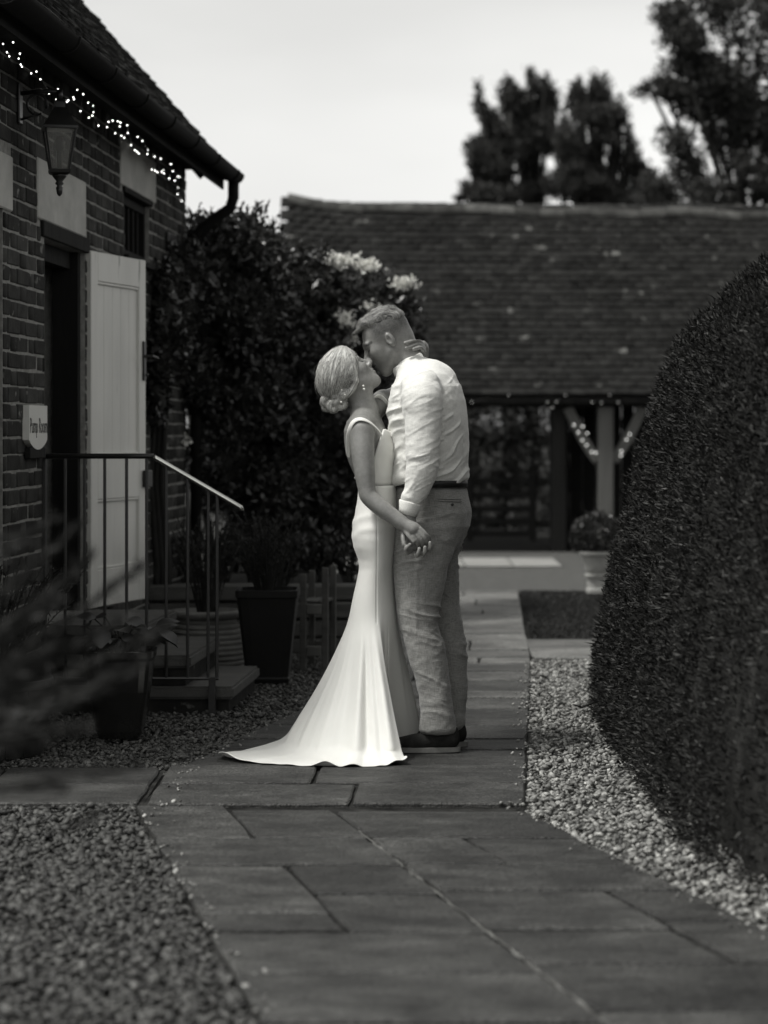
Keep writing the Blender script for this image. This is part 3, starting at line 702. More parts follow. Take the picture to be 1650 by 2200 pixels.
def broad_plant(name, label, base, n, size, rx, rz, group=None):
    root = empty(name, base); tag(root, label, 'plant', group); b = MB()
    for i in range(n):
        a = random.uniform(0, 6.283); r = rx * math.sqrt(random.random()); z = rz * random.uniform(.45, 1.0) * (1.1 - .5 * r / rx)
        p = Vector((r * math.cos(a), r * math.sin(a), z)); b.tube([(p.x * .3, p.y * .3, 0), (p.x * .6, p.y * .6, z * .75), p], .003, 4, caps=False)
        lf = MB(); s = size * random.uniform(.7, 1.25); nseg = 5
        rows = []
        for q in range(nseg + 1):
            t = q / nseg; wd = s * .42 * math.sin(math.pi * min(.98, t * .9 + .08)) ** .8; zz = -.35 * s * t * t
            rows.append([lf.bm.verts.new((t * s, -wd, zz + .18 * wd)), lf.bm.verts.new((t * s, 0, zz)), lf.bm.verts.new((t * s, wd, zz + .18 * wd))])
        for A, B in zip(rows, rows[1:]):
            for q in range(2): lf.bm.faces.new((A[q], A[q + 1], B[q + 1], B[q]))
        lf.build('leaf', M['leaf'], root, loc=p, rot=(random.uniform(-.5, .5), random.uniform(-.5, .4), a + random.uniform(-.6, .6)), smooth=True)
    b.build('stem', M['bark'], root)
    return root
random.seed(21)
# square-shouldered dark glazed pot with broad leaves
gp = ground(258, 1582); gpo = empty('plant_pot', gp); tag(gpo, 'dark glazed square-shouldered pot with broad-leaved plant beside the handrail', 'plant pot')
MB().lathe([(.085, 0), (.098, .03), (.128, .20), (.142, .33), (.150, .345), (.152, .372), (.138, .374), (.130, .34)], 40, sq=5, rot=.15).build('pot', M['glaze'], gpo, smooth=False)
MB().lathe([(.001, .338), (.128, .34)], 24, sq=5, rot=.15, cap=False).build('soil', M['earth'], gpo)
broad_plant('hosta', 'broad-leaved plant growing in the dark glazed pot', gp + Vector((0, 0, .34)), 34, .085, .19, .20)
# dark oak half barrel with low foliage, left edge
hb = Vector((-1.62, 9.12, 0)); hbo = empty('half_barrel', hb); tag(hbo, 'dark wooden half barrel planter with iron hoops beside the side path', 'planter')
for k in range(18):
    a0 = 2 * math.pi * k / 18; b = MB(); rr = [(.235, 0), (.262, .16), (.27, .30), (.268, .36)]
    prof = []
    for r_, z_ in rr:
        prof.append([b.bm.verts.new((q * math.cos(a), q * math.sin(a), z_)) for q, a in ((r_, a0 + .008), (r_, a0 + .341), (r_ - .022, a0 + .341), (r_ - .022, a0 + .008))])
    for A, B in zip(prof, prof[1:]):
        for q in range(4): b.bm.faces.new((A[q], A[(q + 1) % 4], B[(q + 1) % 4], B[q]))
    b.bm.faces.new(prof[0][::-1]); b.bm.faces.new(prof[-1]); b.build('stave', M['timber_dark'], hbo)
for z_, r_ in ((.07, .250), (.27, .272)): MB().lathe([(r_, z_), (r_ + .004, z_ + .003), (r_ + .004, z_ + .032), (r_, z_ + .035)], 36, cap=False).build('hoop', M['iron'], hbo)
MB().lathe([(.001, .325), (.245, .33)], 24, cap=False).build('soil', M['earth'], hbo)
stems_plant('rosemary', 'dark bushy rosemary filling the half barrel', hb + Vector((.05, 0, .32)), 90, .42, .34, (.15, 0), .028, .006, 34)
# coiled terracotta pot beyond the steps
cpt = Vector((-.95, 12.05, 0)); cpo = empty('plant_pot', cpt); tag(cpo, 'ribbed bulging terracotta pot standing behind the stone steps', 'plant pot')
prof = [(.13, 0)]
for i in range(11):
    z_ = .005 + i * .027; r_ = .15 + .062 * math.sin(math.pi * min(1, (i + 2) / 12.5)); prof += [(r_ - .007, z_), (r_ + .003, z_ + .008), (r_ + .004, z_ + .018), (r_ - .007, z_ + .026)]
prof += [(.175, .305), (.185, .315), (.195, .33), (.192, .345), (.165, .347), (.155, .32)]
MB().lathe(prof, 40).build('pot', M['terracotta'], cpo, smooth=True)
for a in (.1, 3.2): MB().tube([(.19 * math.cos(a), .19 * math.sin(a), .29), (.225 * math.cos(a), .225 * math.sin(a), .27), (.228 * math.cos(a), .228 * math.sin(a), .235), (.205 * math.cos(a), .205 * math.sin(a), .21)], .014, 8).build('lug', M['terracotta'], cpo, smooth=True)
stems_plant('lavender', 'tall lavender in the ribbed terracotta pot', cpt + Vector((0, 0, .33)), 60, .46, .20, (0, 0), .03, .005, 30)
# tall tapered black planter
tpn = Vector((-.606, 11.75, 0)); tpo = empty('tall_planter', tpn); tag(tpo, 'tall tapered black square planter on the gravel', 'planter')
MB().lathe([(.112, 0), (.116, .02), (.112, .03), (.158, .44), (.165, .445), (.166, .48), (.15, .482), (.145, .45)], 32, sq=8, rot=.25).build('body', M['plastic'], tpo)
MB().lathe([(.001, .448), (.144, .45)], 24, sq=8, rot=.25, cap=False).build('soil', M['earth'], tpo)
stems_plant('lavender', 'spiky lavender rising from the tall black planter', tpn + Vector((0, 0, .45)), 70, .40, .22, (0, 0), .03, .006, 26)
# wooden stand beside it
sb = Vector((-.375, 12.45, 0)); so = empty('wooden_stand', sb, -.12); tag(so, 'small slatted wooden stand with square legs on the gravel', 'wooden stand')
for (x_, y_, hgt) in ((-.055, -.12, .52), (.065, -.10, .555), (-.055, .2, .52), (.065, .2, .55)): MB().box(x_ - .017, x_ + .017, y_ - .017, y_ + .017, -.02, hgt, bev=.003).build('leg', M['sleeper'], so)
for z_ in (.30, .07):
    MB().box(-.037, .047, -.125, -.10, z_, z_ + .055, bev=.003).build('rail', M['oak'], so); MB().box(-.037, .047, .19, .21, z_, z_ + .055, bev=.003).build('rail', M['oak'], so)
for i in range(3): MB().box(-.066 + i * .046, -.025 + i * .046, -.09, .18, .358, .372, bev=.002).build('slat', M['sleeper'], so)
# raised bed of sleepers
rb_ = empty('raised_bed', (-.55, 13.2, 0), R(3)); tag(rb_, 'low raised bed edged with stacked weathered sleepers', 'raised bed')
for k in range(4):
    x_ = -.95 + random.uniform(-.04, .04); z_ = k * .105
    MB().box(x_, -.03 + random.uniform(-.06, .02), random.uniform(-.012, .012), .18, z_ - .01, z_ + .088, bev=.012, jit=.004).build('sleeper', M['sleeper'], rb_)
    MB().box(-.02, .46 + random.uniform(-.04, .04), random.uniform(-.012, .012), .18, z_ - .01, z_ + .088, bev=.012, jit=.004).build('sleeper', M['sleeper'], rb_)
MB().box(-.93, .42, .181, 1.6, -.02, .37).build('soil', M['earth'], rb_)
random.seed(33)
for i in range(6):
    stems_plant('bedding_plant', 'leafy perennial growing in the sleeper raised bed', (-1.2 + i * .2, 13.75 + random.uniform(-.15, .2), .36), 24, .30, .16, (0, 0), .045, .018, 22, 'leaf', group='perennials in the raised bed')

# ================================================================ CLIMBING SHRUB AT THE CORNER
cs = empty('climbing_shrub', (-.9, 15.4, 0)); tag(cs, 'large dark leafy climber spilling from the wall corner with pale blossom', 'shrub')
E = []
def addE(px, py, Y, rpx, rz=None, ry=.6):
    c = at(px, py, Y); s = Y / FPX; E.append((c.x, c.y, c.z, rpx * s, ry, (rz or rpx) * s))
for q in [(395, 640, 14.1, 60, 110, .35), (455, 560, 14.9, 80, 90), (530, 560, 15.2, 85, 85), (500, 680, 14.9, 130, 130), (620, 640, 15.6, 100, 95), (720, 670, 16.0, 95, 80), (800, 680, 16.3, 75, 75),
          (845, 700, 16.5, 48, 85), (640, 780, 15.5, 120, 120), (420, 800, 14.6, 70, 100, .4), (540, 850, 15.0, 120, 120), (680, 900, 15.6, 110, 130), (780, 830, 16.0, 80, 110), (480, 980, 14.9, 70, 110, .5), (590, 1030, 15.2, 110, 130), (700, 1080, 15.6, 100, 120), (760, 1000, 15.8, 70, 120), (620, 1160, 15.4, 120, 80), (370, 760, 14.2, 45, 90, .25), (350, 650, 13.35, 36, 90, .22), (345, 770, 13.2, 30, 80, .2), (372, 590, 13.7, 34, 60, .22), (340, 850, 13.1, 24, 50, .16)]: addE(*q)
O_ = (-.9, 15.4, 0)
def outside_wall(P): return ~((P[:, 0] < -2.3605 + .075 * P[:, 1] + .02) & (P[:, 1] < 14.5))
rng = np.random.default_rng(3)
P, N = ell_points(E, 120000, .45); k = outside_wall(P); P, N = P[k], N[k]
# clumping: push leaves along their normals by a coarse noise so the outline is uneven
ph = np.sin(P[:, 0] * 17 + P[:, 2] * 9) + np.sin(P[:, 1] * 13 - P[:, 2] * 15 + 1.3) + np.sin(P[:, 0] * 31 + P[:, 1] * 23 + P[:, 2] * 27)
keep = ph + rng.normal(0, 1.1, len(P)) > -1.1; P, N, ph = P[keep], N[keep], ph[keep]
P = P + N * (ph * .035)[:, None]
V, F, T = leaf_quads(P, N * .6, .055, .028, .9, lvar=.6, fold=.2)
link('crown', npmesh('crown', V - np.array(O_), F, T), M['leaf'], cs)
core('solid_core', E, .80, M['bark'], cs, O_)  # added solid dark lumps that stop light leaking through the leaves
bt = MB()
for i in range(5):
    x0 = random.uniform(-.35, .1); pl = [(x0, -.3 + i * .1, -.1), (x0 + random.uniform(-.1, .1), -.3 + i * .1, .5), (x0 + random.uniform(-.2, .2), -.2 + i * .1, 1.1), (x0 + random.uniform(-.3, .3), -.1, 1.7)]
    bt.tube(pl, [.035, .03, .025, .015], 7)
bt.build('trunk', M['bark'], cs, smooth=True)
# long wispy shoots along the top edge
sh = MB(); Ps, Ns = [], []
for i in range(46):
    px = random.uniform(430, 890); py = np.interp(px, [430, 500, 560, 610, 690, 760, 840, 890], [480, 468, 490, 540, 560, 595, 612, 660]); Ys = np.interp(px, [430, 890], [14.9, 16.4])
    p0 = at(px, py + 25, Ys); p1 = p0 + Vector((random.uniform(-.06, .12), random.uniform(-.1, .1), random.uniform(.08, .24))); sh.tube([p0 - Vector(O_), p0.lerp(p1, .6) - Vector(O_) + Vector((0, 0, .02)), p1 - Vector(O_)], [.003, .002, .001], 4, caps=False)
    for j in range(26): Ps.append(p0.lerp(p1, random.random())); Ns.append((p1 - p0).normalized())
sh.build('shoot', M['bark'], cs)
V, F, T = leaf_quads(np.array(Ps), np.array(Ns), .045, .02, .8, fold=.2); link('shoot_leaves', npmesh('shoot_leaves', V - np.array(O_), F, T), M['leaf'], cs)
# pale blossom heads
for (px, py, n_, sx, sz) in ((735, 560, 50, .10, .035), (790, 572, 44, .07, .03), (868, 610, 40, .07, .035), (744, 690, 30, .05, .05), (760, 730, 10, .03, .03), (800, 660, 8, .05, .03), (400, 950, 6, .02, .035)):
    Yb = 15.35 if px > 500 else 14.0
    c = at(px, py, Yb); P = np.array(c) + rng.normal(size=(n_ * 5, 3)) * np.array([sx * .6, .03, sz * .6])
    V, F, T = leaf_quads(P, np.tile([0, -.4, .8], (len(P), 1)), .028, .020, .9, fold=.2); link('blossom', npmesh('blossom', V - np.array(O_), F, T), M['flower'], cs)
# trellis post by the corner wall
tw = wallpt(13.22, .0, 0); tro = empty('vine_stem', tw); tag(tro, 'gnarled dark vine stem climbing the brick wall beside the door', 'vine')
b = MB()
for i in range(3):
    o0 = (i - 1) * .03; b.tube([(o0, 0 - .02, -.05), (o0 + .02, -.01, .5), (o0 - .02, .01, 1.0), (o0 + .015, 0, 1.6), (o0, .02, 2.2)], [.03, .026, .022, .018, .012], 6)
for v in b.bm.verts: v.co += Vector((UY * .05, -UX * .05, 0))
b.build('stem', M['bark'], tro, smooth=True)

# ================================================================ OPEN BARN
BY = 25.0
barn = empty('timber_barn', (0, BY, 0), R(-.4)); tag(barn, 'low open-fronted oak barn with mossy tiled roof and arched braces', 'barn')
PB = R(50); BX0, BX1 = -1.16, 6.2
def sag(x): return -.016 * max(0, x + .2) + .11 * max(0, (.1 - x)) ** 1.6 + .012 * math.sin(x * 2.1) + .01 * math.sin(x * 5.3 + 1)
br_ = empty('roof', (0, -.02, 1.73), 0, barn)
MB().box(BX0, BX1, .05, 2.96, -.07, -.02, M=Matrix.Rotation(PB, 4, 'X')).build('roof_deck', M['timber_dark'], br_)
MB().box(BX0, BX1, -2.96, -.05, -.07, -.02, M=Matrix.Translation((0, 2 * 2.95 * math.cos(PB), 0)) @ Matrix.Rotation(-PB, 4, 'X')).build('rear_slope', M['tile_a'], br_)
random.seed(9)
tile_roof(br_, BX0, BX1, 29, .102, PB, lambda r: (0 if (r[0] < 4.4 and (r[0] > .9 or r[1] > 11)) else 1, r[1] % 3, random.random()), zadd=lambda x, k: sag(x) * (k / 29) ** 1.5 * .62)
for i in range(int((BX1 - BX0) / .3)):
    x = BX0 + .3 * i; b = MB(); y0 = 2.95 * math.cos(PB); z0 = 2.95 * math.sin(PB) - .02 + sag(x + .15)
    A = [b.bm.verts.new((x + .003, y0 + .12 * math.cos(a), z0 - .05 + .11 * math.sin(a))) for a in np.linspace(0, math.pi, 9)]
    zb = sag(x + .3) - sag(x)
    B = [b.bm.verts.new((x + .297, v.co.y, v.co.z + zb)) for v in A]
    for q in range(8): b.bm.faces.new((A[q], A[q + 1], B[q + 1], B[q]))
    b.bm.faces.new(A[::-1]); b.bm.faces.new(B)
    b.build('ridge_tile', M['ridge'] if 'ridge' in M else M.setdefault('ridge', mat('lichen_ridge_tile', .03, .09, 6, .9, .3, 40, .1, tone='obj', tvar=.4)), br_, smooth=False)
MB().box(BX0 + .03, BX1, .12, .24, 1.58, 1.695, bev=.006).build('wall_plate', M['timber_dark'], barn)
MB().box(BX0, BX1, .0, .03, 1.615, 1.70, bev=.004).build('fascia', M['timber_dark'], barn)
def post(x, m, w=.17, y=.18, ztop=1.58): return MB().box(x - w / 2, x + w / 2, y - w / 2, y + w / 2, -.05, ztop, bev=.008).build('post', M[m], barn)
post(2.475, 'oak'); post(BX0 + .2, 'timber_dark'); post(5.2, 'oak'); post(1.97, 'timber_dark', .15, .30)
def brace(x0, z0, x1, z1, m='oak'):
    b = MB(); n_ = 8; w = .055; P_ = []
    for i in range(n_ + 1):
        t = i / n_; x = x0 + (x1 - x0) * t; z = z0 + (z1 - z0) * t - .05 * math.sin(math.pi * t); P_.append((x, z))
    r0 = None
    for i, (x, z) in enumerate(P_):
        a = P_[min(i + 1, n_)]; c_ = P_[max(i - 1, 0)]; d = Vector((a[0] - c_[0], 0, a[1] - c_[1])).normalized(); nn = Vector((-d.z, 0, d.x)) * w
        ring = [b.bm.verts.new((x + s1 * nn.x, .18 + s2 * .05, z + s1 * nn.z)) for s1, s2 in ((-1, -1), (1, -1), (1, 1), (-1, 1))]
        if r0:
            for q in range(4): b.bm.faces.new((r0[q], r0[(q + 1) % 4], ring[(q + 1) % 4], ring[q]))
        else: b.bm.faces.new(ring)
        r0 = ring
    b.bm.faces.new(r0); return b.build('brace', M[m], barn)
brace(2.39, .98, 2.06, 1.57); brace(2.56, .98, 2.89, 1.57); brace(5.115, .98, 4.8, 1.57); brace(BX0 + .29, .98, BX0 + .65, 1.57, 'timber_dark')
# boarded partition and rear
x = 2.02
while x < BX1:
    MB().box(x, x + .145, 1.4 + random.uniform(-.006, .006), 1.43, -.05, 2.9, bev=.004).build('board', M['timber_dark'], barn); x += .152
for x in (1.93,): MB().box(x, x + .1, .4, 1.395, -.05, 1.95).build('side_partition', M['timber_dark'], barn)
for x in (-1.0, .5, 1.95, 3.6, 5.2): MB().box(x - .06, x + .06, .32, 3.3, 1.70, 1.84).build('tie_beam', M['timber_dark'], barn)
# gate in the open bay
gt_ = empty('field_gate', (.2, BY + .75, 0)); tag(gt_, 'dark wooden five-bar gate across the open barn bay', 'gate')
for i, z_ in enumerate((.10, .24, .38, .54, .70)): MB().box(-1.3, 1.55, -.018, .018, z_, z_ + .075, bev=.004).build('bar', M['timber_dark'], gt_)
for x in (-1.28, .15, .78, 1.5): MB().box(x - .04, x + .04, -.045, -.019, .05, .82, bev=.004).build('upright', M['timber_dark'], gt_)
# hedge behind the gate
hg = empty('beech_hedge', (.3, BY + 5.3, 0)); tag(hg, 'leafy hedge seen through the open barn bay behind the gate', 'hedge')
EH = [(-1.7 + i * .30, BY + 5.3 + random.uniform(-.1, .1), .35 + .55 * j + random.uniform(-.06, .06), .36, .35, .45) for i in range(16) for j in range(4)]
foliage('crown', EH, 90000, .075, .045, mat('hedge_leaf', .03, .07, 3, .4, 0, spec=.5, tone='attr', tvar=.6, transl=.25), hg, .8, .3, lambda P: P[:, 2] > .03, (.3, BY + 5.3, 0))
b = MB()
for i in range(12): x = -1.9 + i * .36; b.tube([(x, 0, -.05), (x + random.uniform(-.05, .05), 0, .5), (x, 0, 1.2)], [.03, .025, .015], 6)
b.build('trunk', M['bark'], hg)
# lights on the barn
for nm, L_ in (('fairy lights wound along the left brace of the oak barn post', [(1233, 913), (1252, 916), (1262, 931), (1242, 929), (1251, 946), (1260, 956), (1271, 971), (1280, 973)]),
               ('fairy lights wound along the right brace of the oak barn post', [(1353, 933), (1346, 944), (1335, 969), (1334, 979)]),
               ('row of dim fairy lights under the barn eaves', [(1014, 864), (1093, 849), (1176, 864), (1187, 875), (1195, 863), (1215, 849), (1272, 864), (1292, 865), (1310, 849), (1329, 864)])):
    light_string(nm, [at(px, py, BY + .10 if py > 900 else BY - .06) for px, py in L_], dim_bulb_me if 'dim' in nm else mid_bulb_me)

# ---- stone urn with clipped shrub
uo = Vector((1.72, 18.15, 0)); ur = empty('stone_urn', uo); tag(ur, 'pale stone pedestal urn on the courtyard beside the yew', 'urn')
MB().lathe([(.088, 0), (.09, .035), (.078, .04), (.084, .13), (.10, .135), (.102, .15), (.082, .155), (.10, .19), (.122, .27), (.128, .30), (.15, .312), (.153, .335), (.138, .338), (.13, .31)], 36, sq=3).build('bowl', M['urnstone'], ur)
MB().lathe([(.001, .31), (.13, .312)], 20, cap=False).build('soil', M['earth'], ur)
us = empty('box_shrub', uo + Vector((0, 0, .31))); tag(us, 'rounded dark box shrub growing in the stone urn', 'shrub')
EU = [(0, 0, .17, .19, .19, .17), (-.08, 0, .13, .13, .14, .13), (.09, 0, .14, .13, .14, .13)]
foliage('crown', EU, 4500, .03, .018, M['leaf'], us, .8, .4); MB().tube([(0, 0, -.02), (0, 0, .15)], .012, 6).build('trunk', M['bark'], us)

# ================================================================ CLIPPED YEW
yc = (2.32, 8.6)
yw = empty('clipped_yew', (yc[0], yc[1], 0)); tag(yw, 'massive rounded clipped yew beside the gravel strip', 'hedge')
ZW = [0, .1, .36, .7, 1.0, 1.3, 1.49, 1.67, 1.81, 1.96, 2.09, 2.18, 2.22]; WW = [.98, .985, .975, .928, .88, .83, .80, .755, .665, .565, .43, .25, .02]
def yew_xyz(th, z, f=1.0):
    w_ = np.interp(z, ZW, WW) * f; c, s = np.cos(th), np.sin(th); q = 1 / (np.abs(c) ** 4 + np.abs(s) ** 4) ** .25
    return np.stack([-1.4 * w_ * c * q, -3.2 * w_ * s * q, z + 0 * th], -1)
b = MB(); rings = []
for z in np.linspace(-.02, 2.16, 26):
    rings.append([b.bm.verts.new(yew_xyz(np.array(t), np.array(z), .93)) for t in np.linspace(0, 2 * math.pi, 64, endpoint=False)])
for A, B in zip(rings, rings[1:]):
    for q in range(64): b.bm.faces.new((A[q], A[(q + 1) % 64], B[(q + 1) % 64], B[q]))
b.bm.faces.new(rings[-1]); b.build('solid_core', M['bark'], yw, smooth=True)
rng = np.random.default_rng(12)
n = 300000
tt = np.linspace(-math.pi, math.pi, 4001); pp = yew_xyz(tt, np.full(4001, .3)); al = np.r_[0, np.cumsum(np.linalg.norm(np.diff(pp, axis=0), axis=1))]
tv_ = np.interp(np.linspace(0, 1, 4001), al / al[-1], tt); seen = tv_[(tv_ > -1.25) & (tv_ < 1.5)]
th = np.where(rng.random(n) < .9, seen[rng.integers(0, len(seen), n)], rng.choice(tv_, n)) + rng.normal(0, .002, n); z = np.where(rng.random(n) < .8, rng.uniform(0, 2.2, n), 2.2 - .5 * rng.random(n) ** 2)
P = yew_xyz(th, z); e = .004; N = unit(np.cross(yew_xyz(th, z + e) - P, yew_xyz(th + e, z) - P)); ctr = np.array([0, 0, 1.0]); N = np.where(((P - ctr) * N).sum(1)[:, None] < 0, -N, N)
ld = .9 * vnoise(P * np.array([7, 7, 1.3]), 1) + .8 * vnoise(P * np.array([17, 17, 4.]), 2) + .7 * vnoise(P * np.array([34, 34, 22.]), 3)
P = P + N * (ld * .030 - .045 * rng.random(n) ** 2)[:, None]
keep = ld + rng.normal(0, .45, n) > -.45; P, N = P[keep], N[keep]
V, F, T = leaf_quads(P, N * .9 + np.array([0, 0, .5]), .022, .0060, .6, lvar=.55, fold=.1); T = T ** 2.5
ks = rng.integers(0, len(P), 2600); V2, F2, T2 = leaf_quads(P[ks], N[ks] * 1.2 + np.array([0, 0, .5]), .050, .0055, .35, fold=.1); F = np.vstack([F, F2 + len(V)]); V = np.vstack([V, V2]); T = np.r_[T, T2]
link('crown', npmesh('crown', V, F, T), M['yew'], yw)
MB().tube([(0, 0, -.05), (0, 0, 1.2)], .12, 10).build('trunk', M['bark'], yw)
wv = MB(); v0 = ground(1225, 1545); wv.tube([(-1.32 , 2.0, .03), (-1.40, 1.85, .02), (-1.45, 1.75, .045)], [.008, .006, .003], 5); wv.build('stray_twig', M['bark'], yw)

# ================================================================ TREES BEYOND THE BARN
def tree(name, label, Yt, blobs, n, leaf, trunk_px, group=None, seed=1, inner=.6, thin=.8):
    """blobs in sight-line units: (px, py, rx, rz)"""
    global rng
    rng = np.random.default_rng(seed); random.seed(seed); s = Yt / FPX; base = Vector(((trunk_px - HX) * s, Yt, 0)); root = empty(name, base); tag(root, label, 'tree', group)
    ells = []
    for (px, py, rx, rz) in blobs: c = at(px, py, Yt); ells.append((c.x, c.y + random.uniform(-.4, .4), c.z, rx * s, rx * s, rz * s))
    P, N = ell_points(ells, n, inner)
    ph = np.sin(P[:, 0] * 2.9 + P[:, 2] * 2.1) + np.sin(P[:, 1] * 3.3 - P[:, 2] * 2.7 + 1.3) + np.sin(P[:, 0] * 6.1 + P[:, 2] * 5.3)
    k = ph + rng.normal(0, 1, len(P)) > -thin; P, N, ph = P[k], N[k], ph[k]; P = P + N * (ph * .05 + rng.normal(0, .05, len(P)))[:, None]
    V, F, T = leaf_quads(P, N * .5 + np.array([0, 0, .4]), leaf, leaf * .7, .8, fold=.2)
    link('crown', npmesh('crown', V - np.array(base), F, T), M['far_leaf'], root)
    b = MB(); top = max(e[2] for e in ells); b.tube([(0, 0, -.1), (.05, 0, top * .35), (0, 0, top * .7), (0, 0, top * .95)], [.22, .17, .10, .03], 8); b.build('trunk', M['bark'], root, smooth=True)
    b = MB()
    for e in ells:
        tip = Vector(e[:3]) - base; st = Vector((0, 0, max(.5, tip.z * .6))); b.tube([st, st.lerp(tip, .5) + Vector((0, 0, -.1)), tip, tip + Vector((0, 0, e[5] * .7))], [.07, .05, .03, .01], 5)
    b.build('limb', M['bark'], root, smooth=True)
    return root
def plumes(L):
    out = []
    for (x0, y0, x1, y1, w0, w1) in L:
        n_ = max(3, int((y1 - y0) / 14))
        for i in range(n_ + 1):
            t = i / n_; out.append((x0 + (x1 - x0) * t + random.uniform(-5, 5), y0 + (y1 - y0) * t, w0 + 3 + (w1 + 5 - w0) * t ** .8, 22))
    return out
random.seed(4)
tree('poplar_tree', 'slim leaning poplar at the outer side of the group behind the barn', 50, plumes([(1030, 198, 1060, 330, 5, 26), (1062, 240, 1085, 350, 5, 24), (1050, 330, 1110, 410, 26, 34), (1022, 300, 1050, 380, 6, 22)]), 34000, .085, 1095, 'poplars behind the barn roof', 1, thin=.45)
tree('poplar_tree', 'tallest twin-topped poplar in the group behind the barn', 51, plumes([(1098, 178, 1120, 300, 5, 26), (1142, 160, 1140, 320, 5, 28), (1170, 172, 1155, 320, 5, 24), (1186, 205, 1175, 300, 5, 18), (1135, 330, 1150, 430, 12, 18)]), 34000, .085, 1140, 'poplars behind the barn roof', 2, thin=.45)
tree('poplar_tree', 'broad full poplar with a dense crown behind the barn', 49, plumes([(1240, 180, 1255, 400, 5, 46), (1288, 178, 1295, 400, 5, 44), (1265, 200, 1280, 330, 6, 34), (1325, 232, 1345, 420, 6, 40), (1215, 235, 1232, 400, 6, 30), (1355, 300, 1385, 430, 6, 36), (1200, 390, 1400, 430, 26, 26)]), 80000, .085, 1285, 'poplars behind the barn roof', 3, thin=.45)
tree('distant_shrub', 'low feathery shrub just showing over the barn ridge', 48, [(985, 430, 20, 14), (1020, 425, 26, 20), (998, 408, 5, 18), (1070, 428, 40, 16)], 6000, .08, 1010, None, 4, thin=1.2)
tree('oak_tree', 'big spreading tree with airy branches overhanging the barn end', 40, [(1560, 30, 110, 70), (1470, 40, 60, 40), (1640, 60, 110, 90), (1430, 185, 60, 22), (1400, 190, 40, 16), (1480, 130, 60, 34), (1450, 100, 50, 26), (1590, 170, 100, 60), (1520, 215, 70, 34), (1650, 250, 90, 80), (1570, 290, 60, 60), (1460, 300, 40, 30), (1500, 350, 60, 46), (1580, 400, 80, 60), (1660, 400, 80, 80), (1430, 405, 60, 40), (1500, 430, 60, 30), (1720, 150, 90, 120)], 80000, .085, 1590, None, 5, inner=.75, thin=.15)

# ================================================================ FOREGROUND FEATHERY PLANT
random.seed(77); rng = np.random.default_rng(77)
fp = Vector((-1.02, 4.1, 0)); fo = empty('feathery_conifer', fp); tag(fo, 'soft feathery conifer with arching sprays reaching over the gravel', 'shrub')
b = MB(); b.tube([(0, 0, -.05), (0, 0, .55)], [.05, .035], 8)
Ps, Ns = [], []
def spray(px0, py0, px1, py1, Yf, wdt, n_):
    a = at(px0, py0, Yf); c = at(px1, py1, Yf - .1); b.tube([a - fp, a.lerp(c, .5) - fp + Vector((0, 0, .01)), c - fp], [.004, .003, .001], 4, caps=False)
    d = (c - a); 
    for i in range(n_):
        t = random.random(); p = a + d * t; s = wdt * .62 * (1 - .75 * t)
        Ps.append(p + Vector((random.gauss(0, s * .3), random.gauss(0, s * .5), random.gauss(0, s * .45)))); Ns.append(d.normalized())
for q in [(-60, 1330, 160, 1140, 4.1, .03, 420), (-50, 1420, 190, 1200, 4.0, .035, 480), (-60, 1480, 300, 1220, 4.1, .04, 600), (-40, 1520, 260, 1330, 4.0, .04, 560), (-60, 1570, 350, 1350, 4.1, .04, 620), (-40, 1600, 300, 1430, 3.9, .05, 600), (-80, 1250, 110, 1120, 4.2, .025, 300), (-60, 1560, 200, 1480, 4.0, .05, 560), (-60, 1620, 180, 1560, 4.0, .045, 400), (-60, 1390, 120, 1290, 4.0, .05, 520), (-40, 1460, 150, 1380, 4.0, .05, 560),
          (30, 1690, 290, 1650, 3.9, .016, 200), (-60, 1700, 130, 1690, 3.9, .022, 240), (140, 1790, 205, 1750, 3.8, .01, 60), (-60, 1180, 40, 1150, 4.1, .02, 120)]: spray(*q)
for q in range(14): b.tube([(0, 0, .5), (.12, 0, .55 + q * .03), (.25, 0, .6 + q * .035)], [.01, .006, .003], 5)
b.build('trunk', M['bark'], fo)
kq = rng.random(len(Ps)) < .55; V, F, T = leaf_quads(np.array(Ps)[kq], np.array(Ns)[kq], .030, .0045, .3); link('foliage', npmesh('foliage', V - np.array(fp), F, T), M['near_leaf'], fo)
